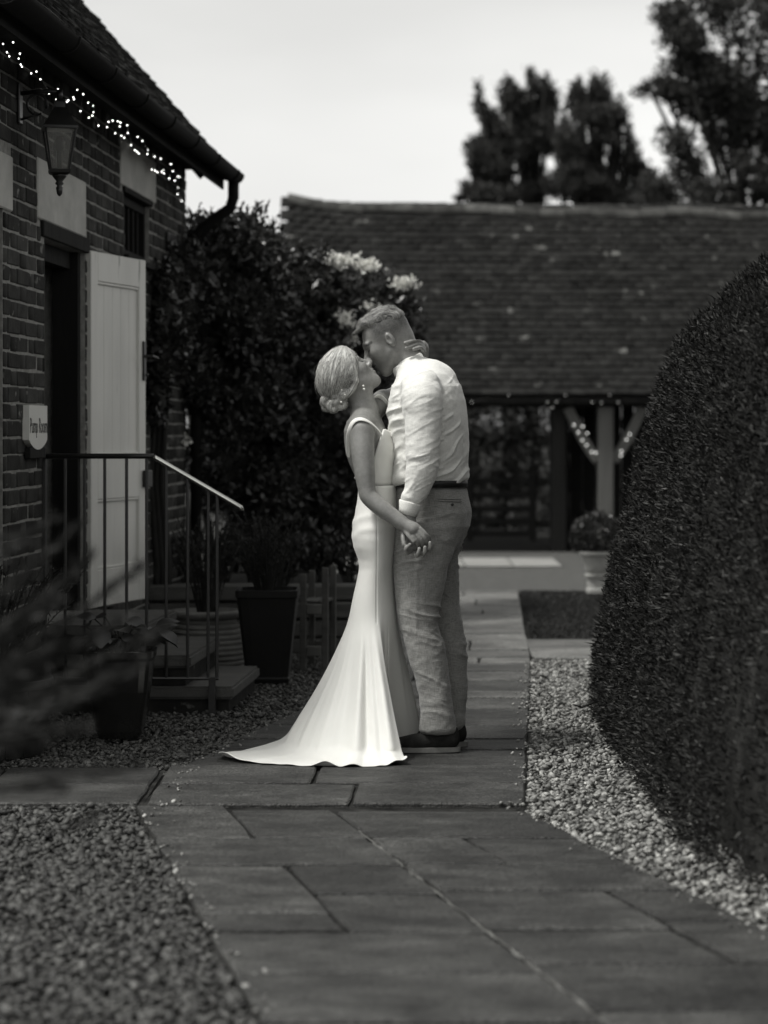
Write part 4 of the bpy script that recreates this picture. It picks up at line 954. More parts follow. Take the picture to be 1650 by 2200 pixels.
# ================================================================ PEOPLE
class SDF:
    def __init__(s, lo, hi, h):
        s.lo = np.array(lo, np.float32); s.h = h; s.n = np.ceil((np.array(hi) - s.lo) / h).astype(int) + 1
        s.f = np.full(s.n, .5, np.float32)
    def reg(s, lo, hi):
        a = np.clip(np.floor((np.array(lo) - s.lo) / s.h).astype(int), 0, s.n); b = np.clip(np.ceil((np.array(hi) - s.lo) / s.h).astype(int) + 1, 0, s.n)
        sl = tuple(slice(int(i), int(j)) for i, j in zip(a, b))
        ax = [s.lo[i] + s.h * np.arange(a[i], b[i], dtype=np.float32) for i in range(3)]
        return sl, ax[0][:, None, None], ax[1][None, :, None], ax[2][None, None, :]
    def put(s, sl, d, k, op='u'):
        f = s.f[sl]
        if f.size == 0: return
        if op == 'u': a, b = f, d
        elif op == 's': a, b = -f, d
        else: a, b = -f, -d
        if k > 0:
            q = np.maximum(k - np.abs(a - b), 0) / k; r = np.minimum(a, b) - q * q * k * .25
        else: r = np.minimum(a, b)
        s.f[sl] = r if op == 'u' else -r
    def cap(s, a, b, ra, rb=None, k=.01, op='u'):
        a, b = np.array(a, float), np.array(b, float); rb = ra if rb is None else rb; m = max(ra, rb) + k + 3 * s.h
        sl, X, Y, Z = s.reg(np.minimum(a, b) - m, np.maximum(a, b) + m); ab = b - a
        t = np.clip(((X - a[0]) * ab[0] + (Y - a[1]) * ab[1] + (Z - a[2]) * ab[2]) / max(ab @ ab, 1e-9), 0, 1)
        d = np.sqrt((X - a[0] - t * ab[0]) ** 2 + (Y - a[1] - t * ab[1]) ** 2 + (Z - a[2] - t * ab[2]) ** 2) - (ra + (rb - ra) * t)
        s.put(sl, d.astype(np.float32), k, op)
    def chain(s, pts, rad, k=.01, op='u', n=4):
        """a tapering limb along a smooth curve, merged once so it has no bulges at the joints"""
        P = np.array([np.array(p, float) for p in pts]); rad = np.array(rad, float); Q = np.vstack([2 * P[0] - P[1], P, 2 * P[-1] - P[-2]]); C, RR = [], []
        for i in range(len(P) - 1):
            for j in range(n):
                t = j / n; p0, p1, p2, p3 = Q[i:i + 4]
                C.append(.5 * (2 * p1 + (p2 - p0) * t + (2 * p0 - 5 * p1 + 4 * p2 - p3) * t * t + (3 * p1 - p0 - 3 * p2 + p3) * t ** 3)); RR.append(rad[i] + (rad[i + 1] - rad[i]) * (t * t * (3 - 2 * t) * .5 + t * .5))
        C.append(P[-1]); RR.append(rad[-1]); C = np.array(C); m = max(RR) + k + 3 * s.h
        sl, X, Y, Z = s.reg(C.min(0) - m, C.max(0) + m); D = np.full(s.f[sl].shape, .5, np.float32)
        for i in range(len(C) - 1):
            a, b = C[i], C[i + 1]; sl2, X, Y, Z = s.reg(np.minimum(a, b) - m, np.maximum(a, b) + m); ab = b - a
            t = np.clip(((X - a[0]) * ab[0] + (Y - a[1]) * ab[1] + (Z - a[2]) * ab[2]) / max(ab @ ab, 1e-9), 0, 1)
            d = np.sqrt((X - a[0] - t * ab[0]) ** 2 + (Y - a[1] - t * ab[1]) ** 2 + (Z - a[2] - t * ab[2]) ** 2) - (RR[i] + (RR[i + 1] - RR[i]) * t)
            rel = tuple(slice(q.start - p.start, q.stop - p.start) for p, q in zip(sl, sl2)); D[rel] = np.minimum(D[rel], d)
        s.put(sl, D, k, op)
    def ell(s, c, r, A=None, k=.01, op='u'):
        c = np.array(c, float); r = np.array(r, float); A = np.eye(3) if A is None else np.array(A)   # columns = local axes
        e = np.sqrt(((A * r[None]) ** 2).sum(1)) + k + 3 * s.h; sl, X, Y, Z = s.reg(c - e, c + e)
        q = [(X - c[0]) * A[0, i] + (Y - c[1]) * A[1, i] + (Z - c[2]) * A[2, i] for i in range(3)]
        k0 = np.sqrt(sum((q[i] / r[i]) ** 2 for i in range(3))); k1 = np.sqrt(sum((q[i] / r[i] ** 2) ** 2 for i in range(3))) + 1e-6
        s.put(sl, (k0 * (k0 - 1) / k1).astype(np.float32), k, op)
    def loft(s, lev, yaw=0, k=.02, p=2.3, grow=0, op='u'):
        """lev rows: z, cx, cy, r_along, r_across (rotated by yaw about z)"""
        L = np.array(sorted(lev)); R_ = L[:, 3:5].max() + .1
        sl, X, Y, Z = s.reg((L[:, 1].min() - R_, L[:, 2].min() - R_, L[0, 0] - .05), (L[:, 1].max() + R_, L[:, 2].max() + R_, L[-1, 0] + .05))
        z = Z.ravel(); I = lambda c: np.interp(z, L[:, 0], L[:, c])[None, None, :]
        dx, dy = X - I(1), Y - I(2); ca, sa = math.cos(yaw), math.sin(yaw); u, v = dx * ca + dy * sa, -dx * sa + dy * ca
        ra, rb = I(3) + grow, I(4) + grow; q = (np.abs(u / ra) ** p + np.abs(v / rb) ** p) ** (1 / p)
        d = (q - 1) * np.minimum(ra, rb); cz = np.maximum(L[0, 0] - Z, Z - L[-1, 0]); cz = np.broadcast_to(cz, d.shape)
        kk = .03; qq = np.maximum(kk - np.abs(d - cz), 0) / kk; d = np.maximum(d, cz) + qq * qq * kk * .25
        s.put(sl, d.astype(np.float32), k, op)
    def half(s, pt, nrm, k=.004, box=None):
        """keep the side opposite to nrm"""
        nrm = np.array(nrm, float) / np.linalg.norm(nrm); lo, hi = (s.lo, s.lo + s.h * s.n) if box is None else box
        sl, X, Y, Z = s.reg(lo, hi); d = (X - pt[0]) * nrm[0] + (Y - pt[1]) * nrm[1] + (Z - pt[2]) * nrm[2]
        s.put(sl, np.broadcast_to(d, s.f[sl].shape).astype(np.float32), k, 'i')
    def mesh(s):
        f = s.f; f = np.pad(f, 1, constant_values=.5); lo = s.lo - s.h; sg = f < 0
        cnt = np.zeros([d - 1 for d in f.shape], np.uint8)
        for i in (0, 1):
            for j in (0, 1):
                for k in (0, 1): cnt += sg[i:i + cnt.shape[0], j:j + cnt.shape[1], k:k + cnt.shape[2]]
        act = (cnt > 0) & (cnt < 8); C = np.argwhere(act); idx = np.full(act.shape, -1, np.int32); idx[act] = np.arange(len(C))
        acc = np.zeros((len(C), 3)); num = np.zeros(len(C)); cr = [(i, j, k) for i in (0, 1) for j in (0, 1) for k in (0, 1)]
        val = {c: f[C[:, 0] + c[0], C[:, 1] + c[1], C[:, 2] + c[2]] for c in cr}
        for a in cr:
            for ax in range(3):
                if a[ax] == 0:
                    b = list(a); b[ax] = 1; b = tuple(b); va, vb = val[a], val[b]; x = (va < 0) != (vb < 0); t = np.where(x, va / np.where(x, va - vb, 1), 0)
                    ps = np.tile(np.array(a, float), (len(C), 1)); ps[:, ax] += t; acc += ps * x[:, None]; num += x
        V = lo + (C + acc / num[:, None]) * s.h; FF = []
        for ax in range(3):
            o = [q for q in range(3) if q != ax]; A = [slice(None)] * 3; B = [slice(None)] * 3; A[ax] = slice(0, -1); B[ax] = slice(1, None)
            ch = sg[tuple(A)] != sg[tuple(B)]; E = np.argwhere(ch); E = E[(E[:, o[0]] > 0) & (E[:, o[1]] > 0) & (E[:, o[0]] < f.shape[o[0]] - 1) & (E[:, o[1]] < f.shape[o[1]] - 1)]
            neg = sg[tuple(E.T)]
            def cell(d0, d1):
                Q = E.copy(); Q[:, o[0]] -= d0; Q[:, o[1]] -= d1; return idx[tuple(Q.T)]
            q = np.stack([cell(1, 1), cell(0, 1), cell(0, 0), cell(1, 0)], 1)
            flip = neg if ax != 1 else ~neg
            q[~flip] = q[~flip][:, ::-1]; FF.append(q)
        F = np.concatenate(FF); return V, F[(F >= 0).all(1)]
def vnormals(V, F):
    n = np.cross(V[F[:, 2]] - V[F[:, 0]], V[F[:, 3]] - V[F[:, 1]]); N = np.zeros_like(V)
    for c in range(4): np.add.at(N, F[:, c], n)
    return unit(N)
def smoothv(V, F, it=2, lam=.5):
    for _ in range(it):
        S = np.zeros_like(V); c = np.zeros(len(V))
        for a in range(4):
            b = (a + 1) % 4; np.add.at(S, F[:, a], V[F[:, b]]); np.add.at(c, F[:, a], 1); np.add.at(S, F[:, b], V[F[:, a]]); np.add.at(c, F[:, b], 1)
        V = V * (1 - lam) + lam * S / c[:, None]
    return V
def ridge(x): return 1 - np.abs(x) * 1.6
def crs(a, b, seed, fa=26, fb=6, w=0):
    """irregular cloth creases: sharp lines where warped noise crosses zero"""
    o = 0
    for i, (s_, am) in enumerate(((1, 1), (2.1, .30))):
        n_ = vnoise(np.c_[a * fa * s_ + w, b * fb * s_, np.full(len(a), seed * 3.7 + i * 9.1)], seed + i); o = o + am * (np.clip(1 - np.abs(n_) * 2.6, 0, 1) ** 1.5 - .25)
    return o
def pt(x, y, Y): v = at(x, y, Y); return np.array(v[:])
def pobj(name, V, F, m, base, parent=None, attrs=None):
    me = npmesh(name, V - np.array(base), F)
    for k, a in (attrs or {}).items():
        q = me.attributes.new(k, 'FLOAT', 'POINT'); q.data.foreach_set('value', a.astype(np.float32))
    return link(name, me, m, parent, smooth=True, loc=base if parent is None else None)

def fabric(name, lo, hi, weave=900, slub=(260, 40), bump=.25, rough=.85, sheen=.25, transl=0):
    """woven cloth: fine slubs running both ways"""
    m = bpy.data.materials.new(name); m.use_nodes = True; t = m.node_tree; L, N = t.links, t.nodes; b = N['Principled BSDF']
    tc = N.new('ShaderNodeTexCoord'); hs = []
    for sc in ((slub[1], slub[1], slub[0]), (slub[0], slub[0], slub[1])):
        mp = N.new('ShaderNodeMapping'); mp.inputs['Scale'].default_value = sc; L.new(tc.outputs['Object'], mp.inputs[0])
        nz = N.new('ShaderNodeTexNoise'); nz.inputs['Scale'].default_value = 1; nz.inputs['Detail'].default_value = 4; L.new(mp.outputs[0], nz.inputs['Vector']); hs.append(nz.outputs[0])
    ad = N.new('ShaderNodeMath'); ad.operation = 'ADD'; L.new(hs[0], ad.inputs[0]); L.new(hs[1], ad.inputs[1])
    mr = N.new('ShaderNodeMapRange'); mr.inputs[1].default_value = .75; mr.inputs[2].default_value = 1.25; L.new(ad.outputs[0], mr.inputs[0])
    cr = N.new('ShaderNodeValToRGB'); cr.color_ramp.elements[0].color = g(lo); cr.color_ramp.elements[1].color = g(hi); L.new(mr.outputs[0], cr.inputs[0]); L.new(cr.outputs[0], b.inputs['Base Color'])
    bp = N.new('ShaderNodeBump'); bp.inputs['Strength'].default_value = bump; bp.inputs['Distance'].default_value = .002; L.new(ad.outputs[0], bp.inputs['Height']); L.new(bp.outputs[0], b.inputs['Normal'])
    b.inputs['Roughness'].default_value = rough; b.inputs['Specular IOR Level'].default_value = .2; b.inputs['Sheen Weight'].default_value = sheen
    return m
def skin_mat(name, lo, hi, hairc=.03):
    m = mat(name, lo, hi, 60, .40, .12, 240, .5, sss=.0); t = m.node_tree; L, N = t.links, t.nodes; b = N['Principled BSDF']
    src = b.inputs['Base Color'].links[0].from_socket
    for an, colr in (('stubble', hairc), ('lip', lo * .55), ('dark', .015)):
        a = N.new('ShaderNodeAttribute'); a.attribute_name = an; mx = N.new('ShaderNodeMix'); mx.data_type = 'RGBA'; L.new(a.outputs['Fac'], mx.inputs[0]); L.new(src, mx.inputs[6]); mx.inputs[7].default_value = g(colr); src = mx.outputs[2]
    L.new(src, b.inputs['Base Color'])
    return m
def hair_mat(name, lo, hi, rough=.35, freq=70):
    m = bpy.data.materials.new(name); m.use_nodes = True; t = m.node_tree; L, N = t.links, t.nodes; b = N['Principled BSDF']
    u = N.new('ShaderNodeAttribute'); u.attribute_name = 'hu'; v = N.new('ShaderNodeAttribute'); v.attribute_name = 'hv'; cb = N.new('ShaderNodeCombineXYZ')
    mu = N.new('ShaderNodeMath'); mu.operation = 'MULTIPLY'; mu.inputs[1].default_value = freq; mv = N.new('ShaderNodeMath'); mv.operation = 'MULTIPLY'; mv.inputs[1].default_value = 2.2
    L.new(u.outputs['Fac'], mu.inputs[0]); L.new(v.outputs['Fac'], mv.inputs[0]); L.new(mu.outputs[0], cb.inputs[0]); L.new(mv.outputs[0], cb.inputs[1])
    nz = N.new('ShaderNodeTexNoise'); nz.inputs['Scale'].default_value = 1; nz.inputs['Detail'].default_value = 3; L.new(cb.outputs[0], nz.inputs['Vector'])
    cr = N.new('ShaderNodeValToRGB'); cr.color_ramp.elements[0].position = .36; cr.color_ramp.elements[1].position = .64; cr.color_ramp.elements[0].color = g(lo); cr.color_ramp.elements[1].color = g(hi)
    L.new(nz.outputs[0], cr.inputs[0]); L.new(cr.outputs[0], b.inputs['Base Color'])
    bp = N.new('ShaderNodeBump'); bp.inputs['Strength'].default_value = .8; bp.inputs['Distance'].default_value = .003; L.new(nz.outputs[0], bp.inputs['Height']); L.new(bp.outputs[0], b.inputs['Normal'])
    b.inputs['Roughness'].default_value = rough; b.inputs['Specular IOR Level'].default_value = .5
    return m
SK_M = skin_mat('tanned_skin', .18, .235, .035); SK_W = skin_mat('tanned_skin_smooth', .185, .24)
HR_M = hair_mat('short_fair_hair', .03, .30, .45, 60); HR_W = hair_mat('blonde_hair', .13, .64, .35, 26)
SHIRT = fabric('white_linen', .60, .76, slub=(420, 60), bump=.35); TROUS = fabric('grey_linen', .15, .31, slub=(560, 45), bump=.5)
DRESS = mat('ivory_crepe', .71, .76, 3, .5, .04, 220, .25, sheen=.2); DARKC = mat('dark_leather', .010, .018, 20, .5, .1, 90, .4)
SUEDE = mat('dark_suede', .014, .03, 30, .9, .2, 150, .15); SOLE = mat('pale_sole', .16, .24, 20, .8, .1, 60, .2); PEARL = mat('pearl', .75, .8, 5, .15, 0, spec=.6)

def head(S, c, f, u, l, sc=1.0, male=True):
    """adds a head to S; c between the ears, f forward, u up, l towards the viewer's side"""
    f, u, l = map(np.array, (f, u, l)); A = np.stack([f, l, u], 1); P = lambda x, y, z: c + sc * (f * x + l * y + u * z)
    S.ell(P(-.012, 0, .038), sc * np.array([.100, .077, .090]), A, .02); S.ell(P(.025, 0, -.01), sc * np.array([.072, .068, .085]), A, .03)
    jw = .060 if male else .052
    S.ell(P(.036, 0, -.058), sc * np.array([.058, jw, .062]), A, .03)
    S.cap(P(.072, 0, -.108), P(.072, 0, -.100), sc * (.022 if male else .017), None, .03)
    for s in (1, -1):
        S.cap(P(.005, s * .056, -.05), P(.07, s * .018, -.106), sc * .014, sc * .014, .025)     # jaw edge
        S.ell(P(.062, s * .046, -.018), sc * np.array([.026, .02, .022]), A, .025)                # cheekbone
        S.ell(P(.100, s * .033, .006), sc * np.array([.019, .022, .014]), A, .010, 's')           # socket
        S.ell(P(.078, s * .031, .004), sc * np.array([.0145, .016, .0125]), A, .004)              # closed lid
        S.cap(P(.094, s * .012, .026), P(.083, s * .050, .024), sc * .008, sc * .007, .018)       # brow
        S.ell(P(-.010, s * .080, -.008), sc * np.array([.018, .012, .033]), A, .004)              # ear
        S.ell(P(-.004, s * .092, -.004), sc * np.array([.0095, .010, .018]), A, .004, 's')
        S.cap(P(-.002, s * .081, -.020), P(.006, s * .082, -.008), sc * .0045, sc * .0045, .003)
        S.cap(P(-.012, s * .082, .004), P(-.006, s * .082, -.012), sc * .0035, sc * .0035, .003)
        S.ell(P(.106, s * .011, -.036), sc * np.array([.011, .010, .008]), A, .007)               # nostril wing
    S.chain([P(.092, 0, .022), P(.106, 0, -.006), P(.121, 0, -.030)], [sc * .008, sc * .009, sc * .0115], .012)
    S.cap(P(.112, 0, -.036), P(.100, 0, -.046), sc * .009, sc * .007, .01)
    S.cap(P(.094, -.016, -.061), P(.094, .016, -.061), sc * .008, None, .008); S.cap(P(.100, -.004, -.060), P(.100, .004, -.060), sc * .0075, None, .006)
    S.cap(P(.092, -.015, -.075), P(.092, .015, -.075), sc * .0085, None, .008); S.cap(P(.098, -.004, -.0745), P(.098, .004, -.0745), sc * .0075, None, .006)
    S.ell(P(.104, 0, -.0678), sc * np.array([.012, .022, .0018]), A, .002, 's')
    return P
from mathutils import kdtree
def hair_strands(V, N_, flow, n, steps, step, r, m, base, parent, lift=.001, sel=None):
    """fine strands laid over a hair surface along its flow"""
    kd = kdtree.KDTree(len(V))
    for i, v in enumerate(V): kd.insert(v, i)
    kd.balance(); rg = np.random.default_rng(9); cand = np.arange(len(V)) if sel is None else np.where(sel)[0]; VV, FF, hu, hv = [], [], [], []; off = 0
    for i in rg.choice(cand, n):
        p = V[i].copy(); nn = N_[i]; u0 = rg.random() * 6; rr = r * rg.uniform(.5, 1.2); lf = lift * rg.uniform(-.3, 2.2); w = rg.normal(0, .18, 3); k = steps if rg.random() < .7 else int(steps * .6)
        pts = []
        for j in range(k):
            d = flow(p, nn) + w; d = d - nn * (d @ nn); d = d / (np.linalg.norm(d) + 1e-9); p = p + d * step
            c, idx, dist = kd.find(p); nn = N_[idx]
            if dist < .012: p = np.array(c) * .5 + p * .5
            s_ = np.cross(d, nn); e = math.sin(math.pi * (j + .6) / (k + .2)); b_ = p + nn * lf * e
            VV += [b_ - s_ * rr * e, b_ + nn * rr * 1.2 * e, b_ + s_ * rr * e]; hu += [u0] * 3; hv += [j * .2] * 3
            if j: q = off + 3 * j; FF += [[q - 3, q - 2, q + 1, q], [q - 2, q - 1, q + 2, q + 1]]
        off += 3 * k
    return pobj('hair_strand', np.array(VV), np.array(FF), m, base, parent, {'hu': np.array(hu), 'hv': np.array(hv)})
def finger(S, pts, r=.008, k=.004): S.chain(pts, [r * 1.08, r, r * .92, r * .8][:len(pts)], k)

# ------------------------------------------------------------------ the man
YM = 9.32; mb = (at(945, 1612, 9.18).x, 9.25, 0.0)
LV = lambda rows, Y, yr: [(CH + (HY - y) * Y / FPX, ((a + b) / 2 - HX) * Y / FPX, Y, (b - a) / 2 * Y / FPX, w_) for (y, a, b, w_) in rows]
yawM = R(-14)
mf = (-.862, .03, -.507); mu_ = (-.507, 0, .862); mf = np.array(mf) / np.linalg.norm(mf); ml = np.cross(mu_, mf); ml = ml / np.linalg.norm(ml)
if ml[1] > 0: ml = -ml
hc = pt(833, 730, 9.345)
B = SDF((-.16, 8.93, -.01), (.42, 9.66, 1.84), .004)
PH = head(B, hc, mf, np.array(mu_), ml, 1.0, True)
B.chain([PH(-.045, 0, -.02), pt(872, 765, 9.345), pt(890, 800, 9.34)], [.062, .060, .066], .02)
B.cap(PH(.0, 0, -.06), pt(868, 775, 9.345), .045, .05, .02)
B.loft(LV([(790, 890, 950, .10), (815, 872, 968, .16), (850, 862, 980, .185), (900, 858, 985, .18), (960, 862, 986, .165), (1030, 862, 985, .155), (1100, 860, 992, .165), (1180, 862, 972, .16)], YM, 0), yawM, .03)
armM = [pt(903, 840, 9.12), pt(909, 907, 9.08), pt(908, 985, 9.06), pt(900, 1035, 9.06), pt(886, 1074, 9.065), pt(877, 1108, 9.065)]
B.chain(armM, [.060, .052, .046, .044, .036, .028], .02)
B.chain([pt(925, 845, 9.50), pt(900, 930, 9.58), pt(860, 985, 9.60), pt(800, 1000, 9.55), pt(775, 1005, 9.50)], [.058, .05, .045, .034, .028], .02)
legN = [(pt(905, 1150, 9.22), .085), (pt(902, 1250, 9.19), .075), (pt(912, 1350, 9.17), .056), (pt(930, 1450, 9.15), .052), (pt(946, 1560, 9.15), .036), (pt(950, 1585, 9.15), .034)]
legF = [(pt(940, 1150, 9.42), .085), (pt(945, 1250, 9.40), .075), (pt(955, 1350, 9.38), .056), (pt(970, 1450, 9.34), .052), (pt(976, 1560, 9.32), .036), (pt(978, 1580, 9.32), .034)]
for lg in (legN, legF): B.chain([q[0] for q in lg], [q[1] for q in lg], .02)
B.cap(pt(950, 1592, 9.15), pt(870, 1600, 9.15), .03, .022, .02); B.cap(pt(978, 1586, 9.32), pt(905, 1594, 9.32), .03, .022, .02)
# his left hand: closed loosely round hers from below, finger tips showing
B.chain([pt(877, 1100, 9.062), pt(879, 1122, 9.06), pt(884, 1145, 9.055), pt(891, 1164, 9.05)], [.027, .029, .033, .030], .012); B.ell(pt(893, 1168, 9.045), (.046, .024, .032), None, .012)
for q in (((884, 1182, 9.035), (876, 1187, 9.005), (872, 1180, 8.988), (881, 1170, 8.980)), ((890, 1188, 9.035), (895, 1194, 9.005), (899, 1189, 8.986), (901, 1179, 8.982)),
          ((902, 1187, 9.035), (909, 1191, 9.005), (913, 1186, 8.988), (913, 1176, 8.984)), ((912, 1180, 9.035), (921, 1182, 9.01), (925, 1176, 8.994), (924, 1166, 8.990))): finger(B, [pt(*v) for v in q], .0098, .003)
finger(B, [pt(872, 1132, 9.04), pt(866, 1150, 9.01), pt(868, 1170, 8.992)], .0105, .006)
# far hand at her waist
for i in range(4): finger(B, [pt(782, 998 + i * 9, 9.47), pt(768, 999 + i * 9, 9.44), pt(764, 1000 + i * 9, 9.41)], .008)
V, F = B.mesh(); del B
lo_ = V - hc; hx, hy, hz = lo_ @ mf, lo_ @ ml, lo_ @ np.array(mu_)
isH = ss(hz, -.14, -.1) * (np.abs(hy) < .12)
st = ss(hz - .22 * ss(-hx, -.02, .1) * 0, -.045 + 0 * hz, .045) * ss(.058 - hx, .0, .03) * ss(hz + .9 * np.maximum(.02 - hx, 0) , -.04, .05) * (np.abs(hy) < .0835) * isH
st = np.clip(st * (.8 + .25 * vnoise(V * 260)), 0, .92)
st = np.maximum(st, .28 * ss(-hz, .04, .075) * ss(hx, .0, .03) * (hx < .12) * isH * (np.linalg.norm(lo_, axis=1) < .16))    # shaven jaw
lip = ((np.abs(hz + .068) < .014) & (hx > .085) & (np.abs(hy) < .024)).astype(float)
brow = ss(.0075 - np.abs(hz - .030 + .25 * np.maximum(np.abs(hy) - .03, 0)), 0, .004) * (hx > .045) * (np.abs(hy) > .012) * (np.abs(hy) < .062)
lash = ss(.0050 - np.abs(hz + .003), 0, .003) * (hx > .055) * (np.abs(hy) > .014) * (np.abs(hy) < .054) * .9
man = pobj('person', V, F, SK_M, mb, None, {'stubble': np.maximum(st, brow * .8), 'lip': lip * .7, 'dark': lash})
tag(man, 'man in white linen shirt and grey trousers bending to kiss the bride', 'person')
# hair: longer top swept forward, thinning into the clipped sides
Hh = SDF(hc - .19, hc + .19, .0032); A_ = np.stack([mf, ml, mu_], 1)
Hh.ell(PH(-.012, 0, .038), (.100, .077, .090), A_, .02); Hh.ell(PH(.025, 0, -.01), (.072, .068, .085), A_, .03)
sl, gx, gy, gz = Hh.reg(Hh.lo, Hh.lo + Hh.h * Hh.n); gp_ = [gx - hc[0], gy - hc[1], gz - hc[2]]
lx_, ly_, lz_ = [sum(gp_[i] * a_[i] for i in range(3)) for a_ in (mf, ml, np.array(mu_))]
line = .060 + .012 * ss(lx_, .02, .08) - .030 * ss(-lx_, .02, .09)
thick = -.004 + (.014 + .013 * ss(lx_, .01, .085)) * ss(lz_, line, line + .045) - .03 * ss(-lz_, -.055, -.03)
Hh.f = (Hh.f - thick).astype(np.float32)
for sy, dx in ((.018, .004), (-.004, .008), (-.028, .004), (.038, -.004), (-.045, -.004)): Hh.cap(PH(.055, sy, .108), PH(.100 + dx, sy, .090), .015, .004, .010)
V, F = Hh.mesh(); q = V - hc; N_ = vnormals(V, F); hu = (q @ ml) * 9 + vnoise(V * 60, 4) * .04; hv = (q @ mf) * 6
V = V + N_ * (.0030 * vnoise(np.c_[q @ ml * 130, q @ mf * 16, q @ np.array(mu_) * 30]) - .0005)[:, None]
pobj('hair', V, F, HR_M, mb, man, {'hu': hu, 'hv': hv})
hair_strands(V, N_, lambda p, n: mf + np.array(mu_) * .15, 420, 9, .0042, .0011, HR_M, mb, man, lift=.0016, sel=(q @ np.array(mu_) > .082))
hair_strands(V, N_, lambda p, n: mf + np.array(mu_) * .6, 160, 6, .0048, .0007, HR_M, mb, man, lift=.005, sel=(q @ np.array(mu_) > .086))
# shirt
S = SDF((-.10, 8.93, .98), (.42, 9.70, 1.66), .004)
S.loft(LV([(775, 880, 945, .07), (790, 868, 958, .12), (805, 858, 972, .165), (830, 846, 988, .20), (860, 839, 997, .212), (895, 836, 1002, .212), (930, 840, 1004, .206), (965, 844, 1005, .20), (1000, 844, 1004, .195), (1025, 839, 1004, .19), (1036, 840, 1001, .185), (1047, 852, 996, .165)], YM, 0), yawM, .02, 2.35)
S.chain([pt(905, 832, 9.13), pt(906, 860, 9.09), pt(909, 907, 9.075), pt(908, 978, 9.06), pt(906, 1006, 9.06), pt(900, 1036, 9.06), pt(886, 1074, 9.065), pt(878, 1098, 9.066)], [.080, .084, .074, .067, .066, .056, .045, .036], .022)
S.chain([pt(925, 838, 9.50), pt(900, 930, 9.60), pt(860, 985, 9.63), pt(806, 1000, 9.58)], [.075, .066, .058, .042], .02)
S.cap(pt(880, 1090, 9.066), pt(876, 1103, 9.066), .037, .037, .006)
S.ell(pt(884, 792, YM), (.062, .075, .05), None, .03); S.cap(pt(896, 790, YM), pt(948, 812, YM), .045, .055, .03)
S.half(pt(876, 1104, 9.066), (pt(870, 1125, 9.066) - pt(880, 1090, 9.066)), .003, (pt(845, 1150, 8.95), pt(925, 1085, 9.2)))
V, F = S.mesh(); del S; N_ = vnormals(V, F)
pxx, pyy = HX + V[:, 0] / V[:, 1] * FPX, HY - (V[:, 2] - CH) / V[:, 1] * FPX
arm = ss(-V[:, 1], -9.16, -9.11) * (pxx < 955)
w0 = vnoise(V * np.array([7, 7, 7.]), 1)
# sleeve creases run across the arm, tighter at the elbow
along = pyy / 521; across = (pxx - 908) / 521
cr1 = crs(along + across * .45, across, 3, 30, 8, w0 * .8) * 1.25
cr1 = cr1 * (.35 + .65 * ss(vnoise(V * np.array([11, 6, 16.]), 5), -.35, .5)) * (.45 + .9 * np.exp(-((pyy - 1000) / 60) ** 2) + .5 * np.exp(-((pyy - 860) / 45) ** 2))
# torso: diagonal pulls from under the arm towards the waist, blousing at the belt
dg_ = (pyy * .84 + pxx * .54) / 521
cr2 = crs(dg_, (pxx * .84 - pyy * .54) / 521, 5, 22, 4.5, w0 * 1.0) * 1.3 * ss(vnoise(V * np.array([6, 6, 8.]), 9), -.5, .2)
pull = ridge(np.sin((pyy / 521 * 24 + (pxx - 900) / 521 * 10 * np.sign(900 - pxx) + w0 * 1.5) * 2)) * ss(880 - pxx, 0, 30)
thin = np.exp(-(np.sin(dg_ * 48 + w0 * 3.2 + vnoise(V * 8, 17) * 1.8) / .3) ** 2) * ss(vnoise(V * np.array([7, 7, 9.]), 19), -.35, .3)
blouse = np.exp(-((pyy - 1024) / 14) ** 2)
disp = arm * .0058 * cr1 + (1 - arm) * (.0066 * cr2 * ss(pyy, 800, 880) + .0052 * thin * ss(pyy, 790, 850) + .004 * pull * ss(pyy, 850, 900)) + .008 * blouse * (1 - arm) * (.5 + .5 * vnoise(V * 18, 3)) + .0012 * vnoise(V * 55, 8) + .0022 * vnoise(V * 24, 6)
disp *= ss(pyy, 770, 830) * .8 + .2
V = V + N_ * disp[:, None]
shirt = pobj('shirt', V, F, SHIRT, mb, man)
# collar, seam and placket details
nd = unit(pt(892, 800, YM) - pt(866, 756, YM)); ax1 = unit(np.cross(nd, [0, 1, 0])); ax2 = np.array([0, 1.0, 0])
def ring(c, rx, ry, n=40): return [c + ax1 * rx * math.cos(t) + ax2 * ry * math.sin(t) for t in np.linspace(0, 2 * math.pi, n, endpoint=False)]
def bandmesh(rings, name, m, par, base, th=.003):
    n = len(rings[0]); V = np.concatenate([np.array(r) for r in rings]); F = [[i * n + j, i * n + (j + 1) % n, (i + 1) * n + (j + 1) % n, (i + 1) * n + j] for i in range(len(rings) - 1) for j in range(n)]
    o = pobj(name, V, np.array(F), m, base, par); md = o.modifiers.new('t', 'SOLIDIFY'); md.thickness = th; md.offset = 0; return o
cc = pt(880, 783, 9.338); fwd = -ax1 if ax1[0] > 0 else ax1
bandmesh([ring(cc + nd * .022 + fwd * .004, .074, .084), ring(cc + nd * .010 + fwd * .006, .071, .081), ring(cc - nd * .014 + fwd * .004, .069, .075), ring(cc - nd * .019 + fwd * .004, .066, .072), ring(cc - nd * .014 + fwd * .004, .063, .069), ring(cc + nd * .02, .064, .07)], 'collar', SHIRT, man, mb)
ca_ = unit(pt(874, 1112, 9.066) - pt(882, 1082, 9.066)); cb_ = unit(np.cross(ca_, [0, 1, 0]))
def cring(c, r): return [c + cb_ * r * math.cos(t) + np.array([0, 1., 0]) * r * math.sin(t) for t in np.linspace(0, 2 * math.pi, 36, endpoint=False)]
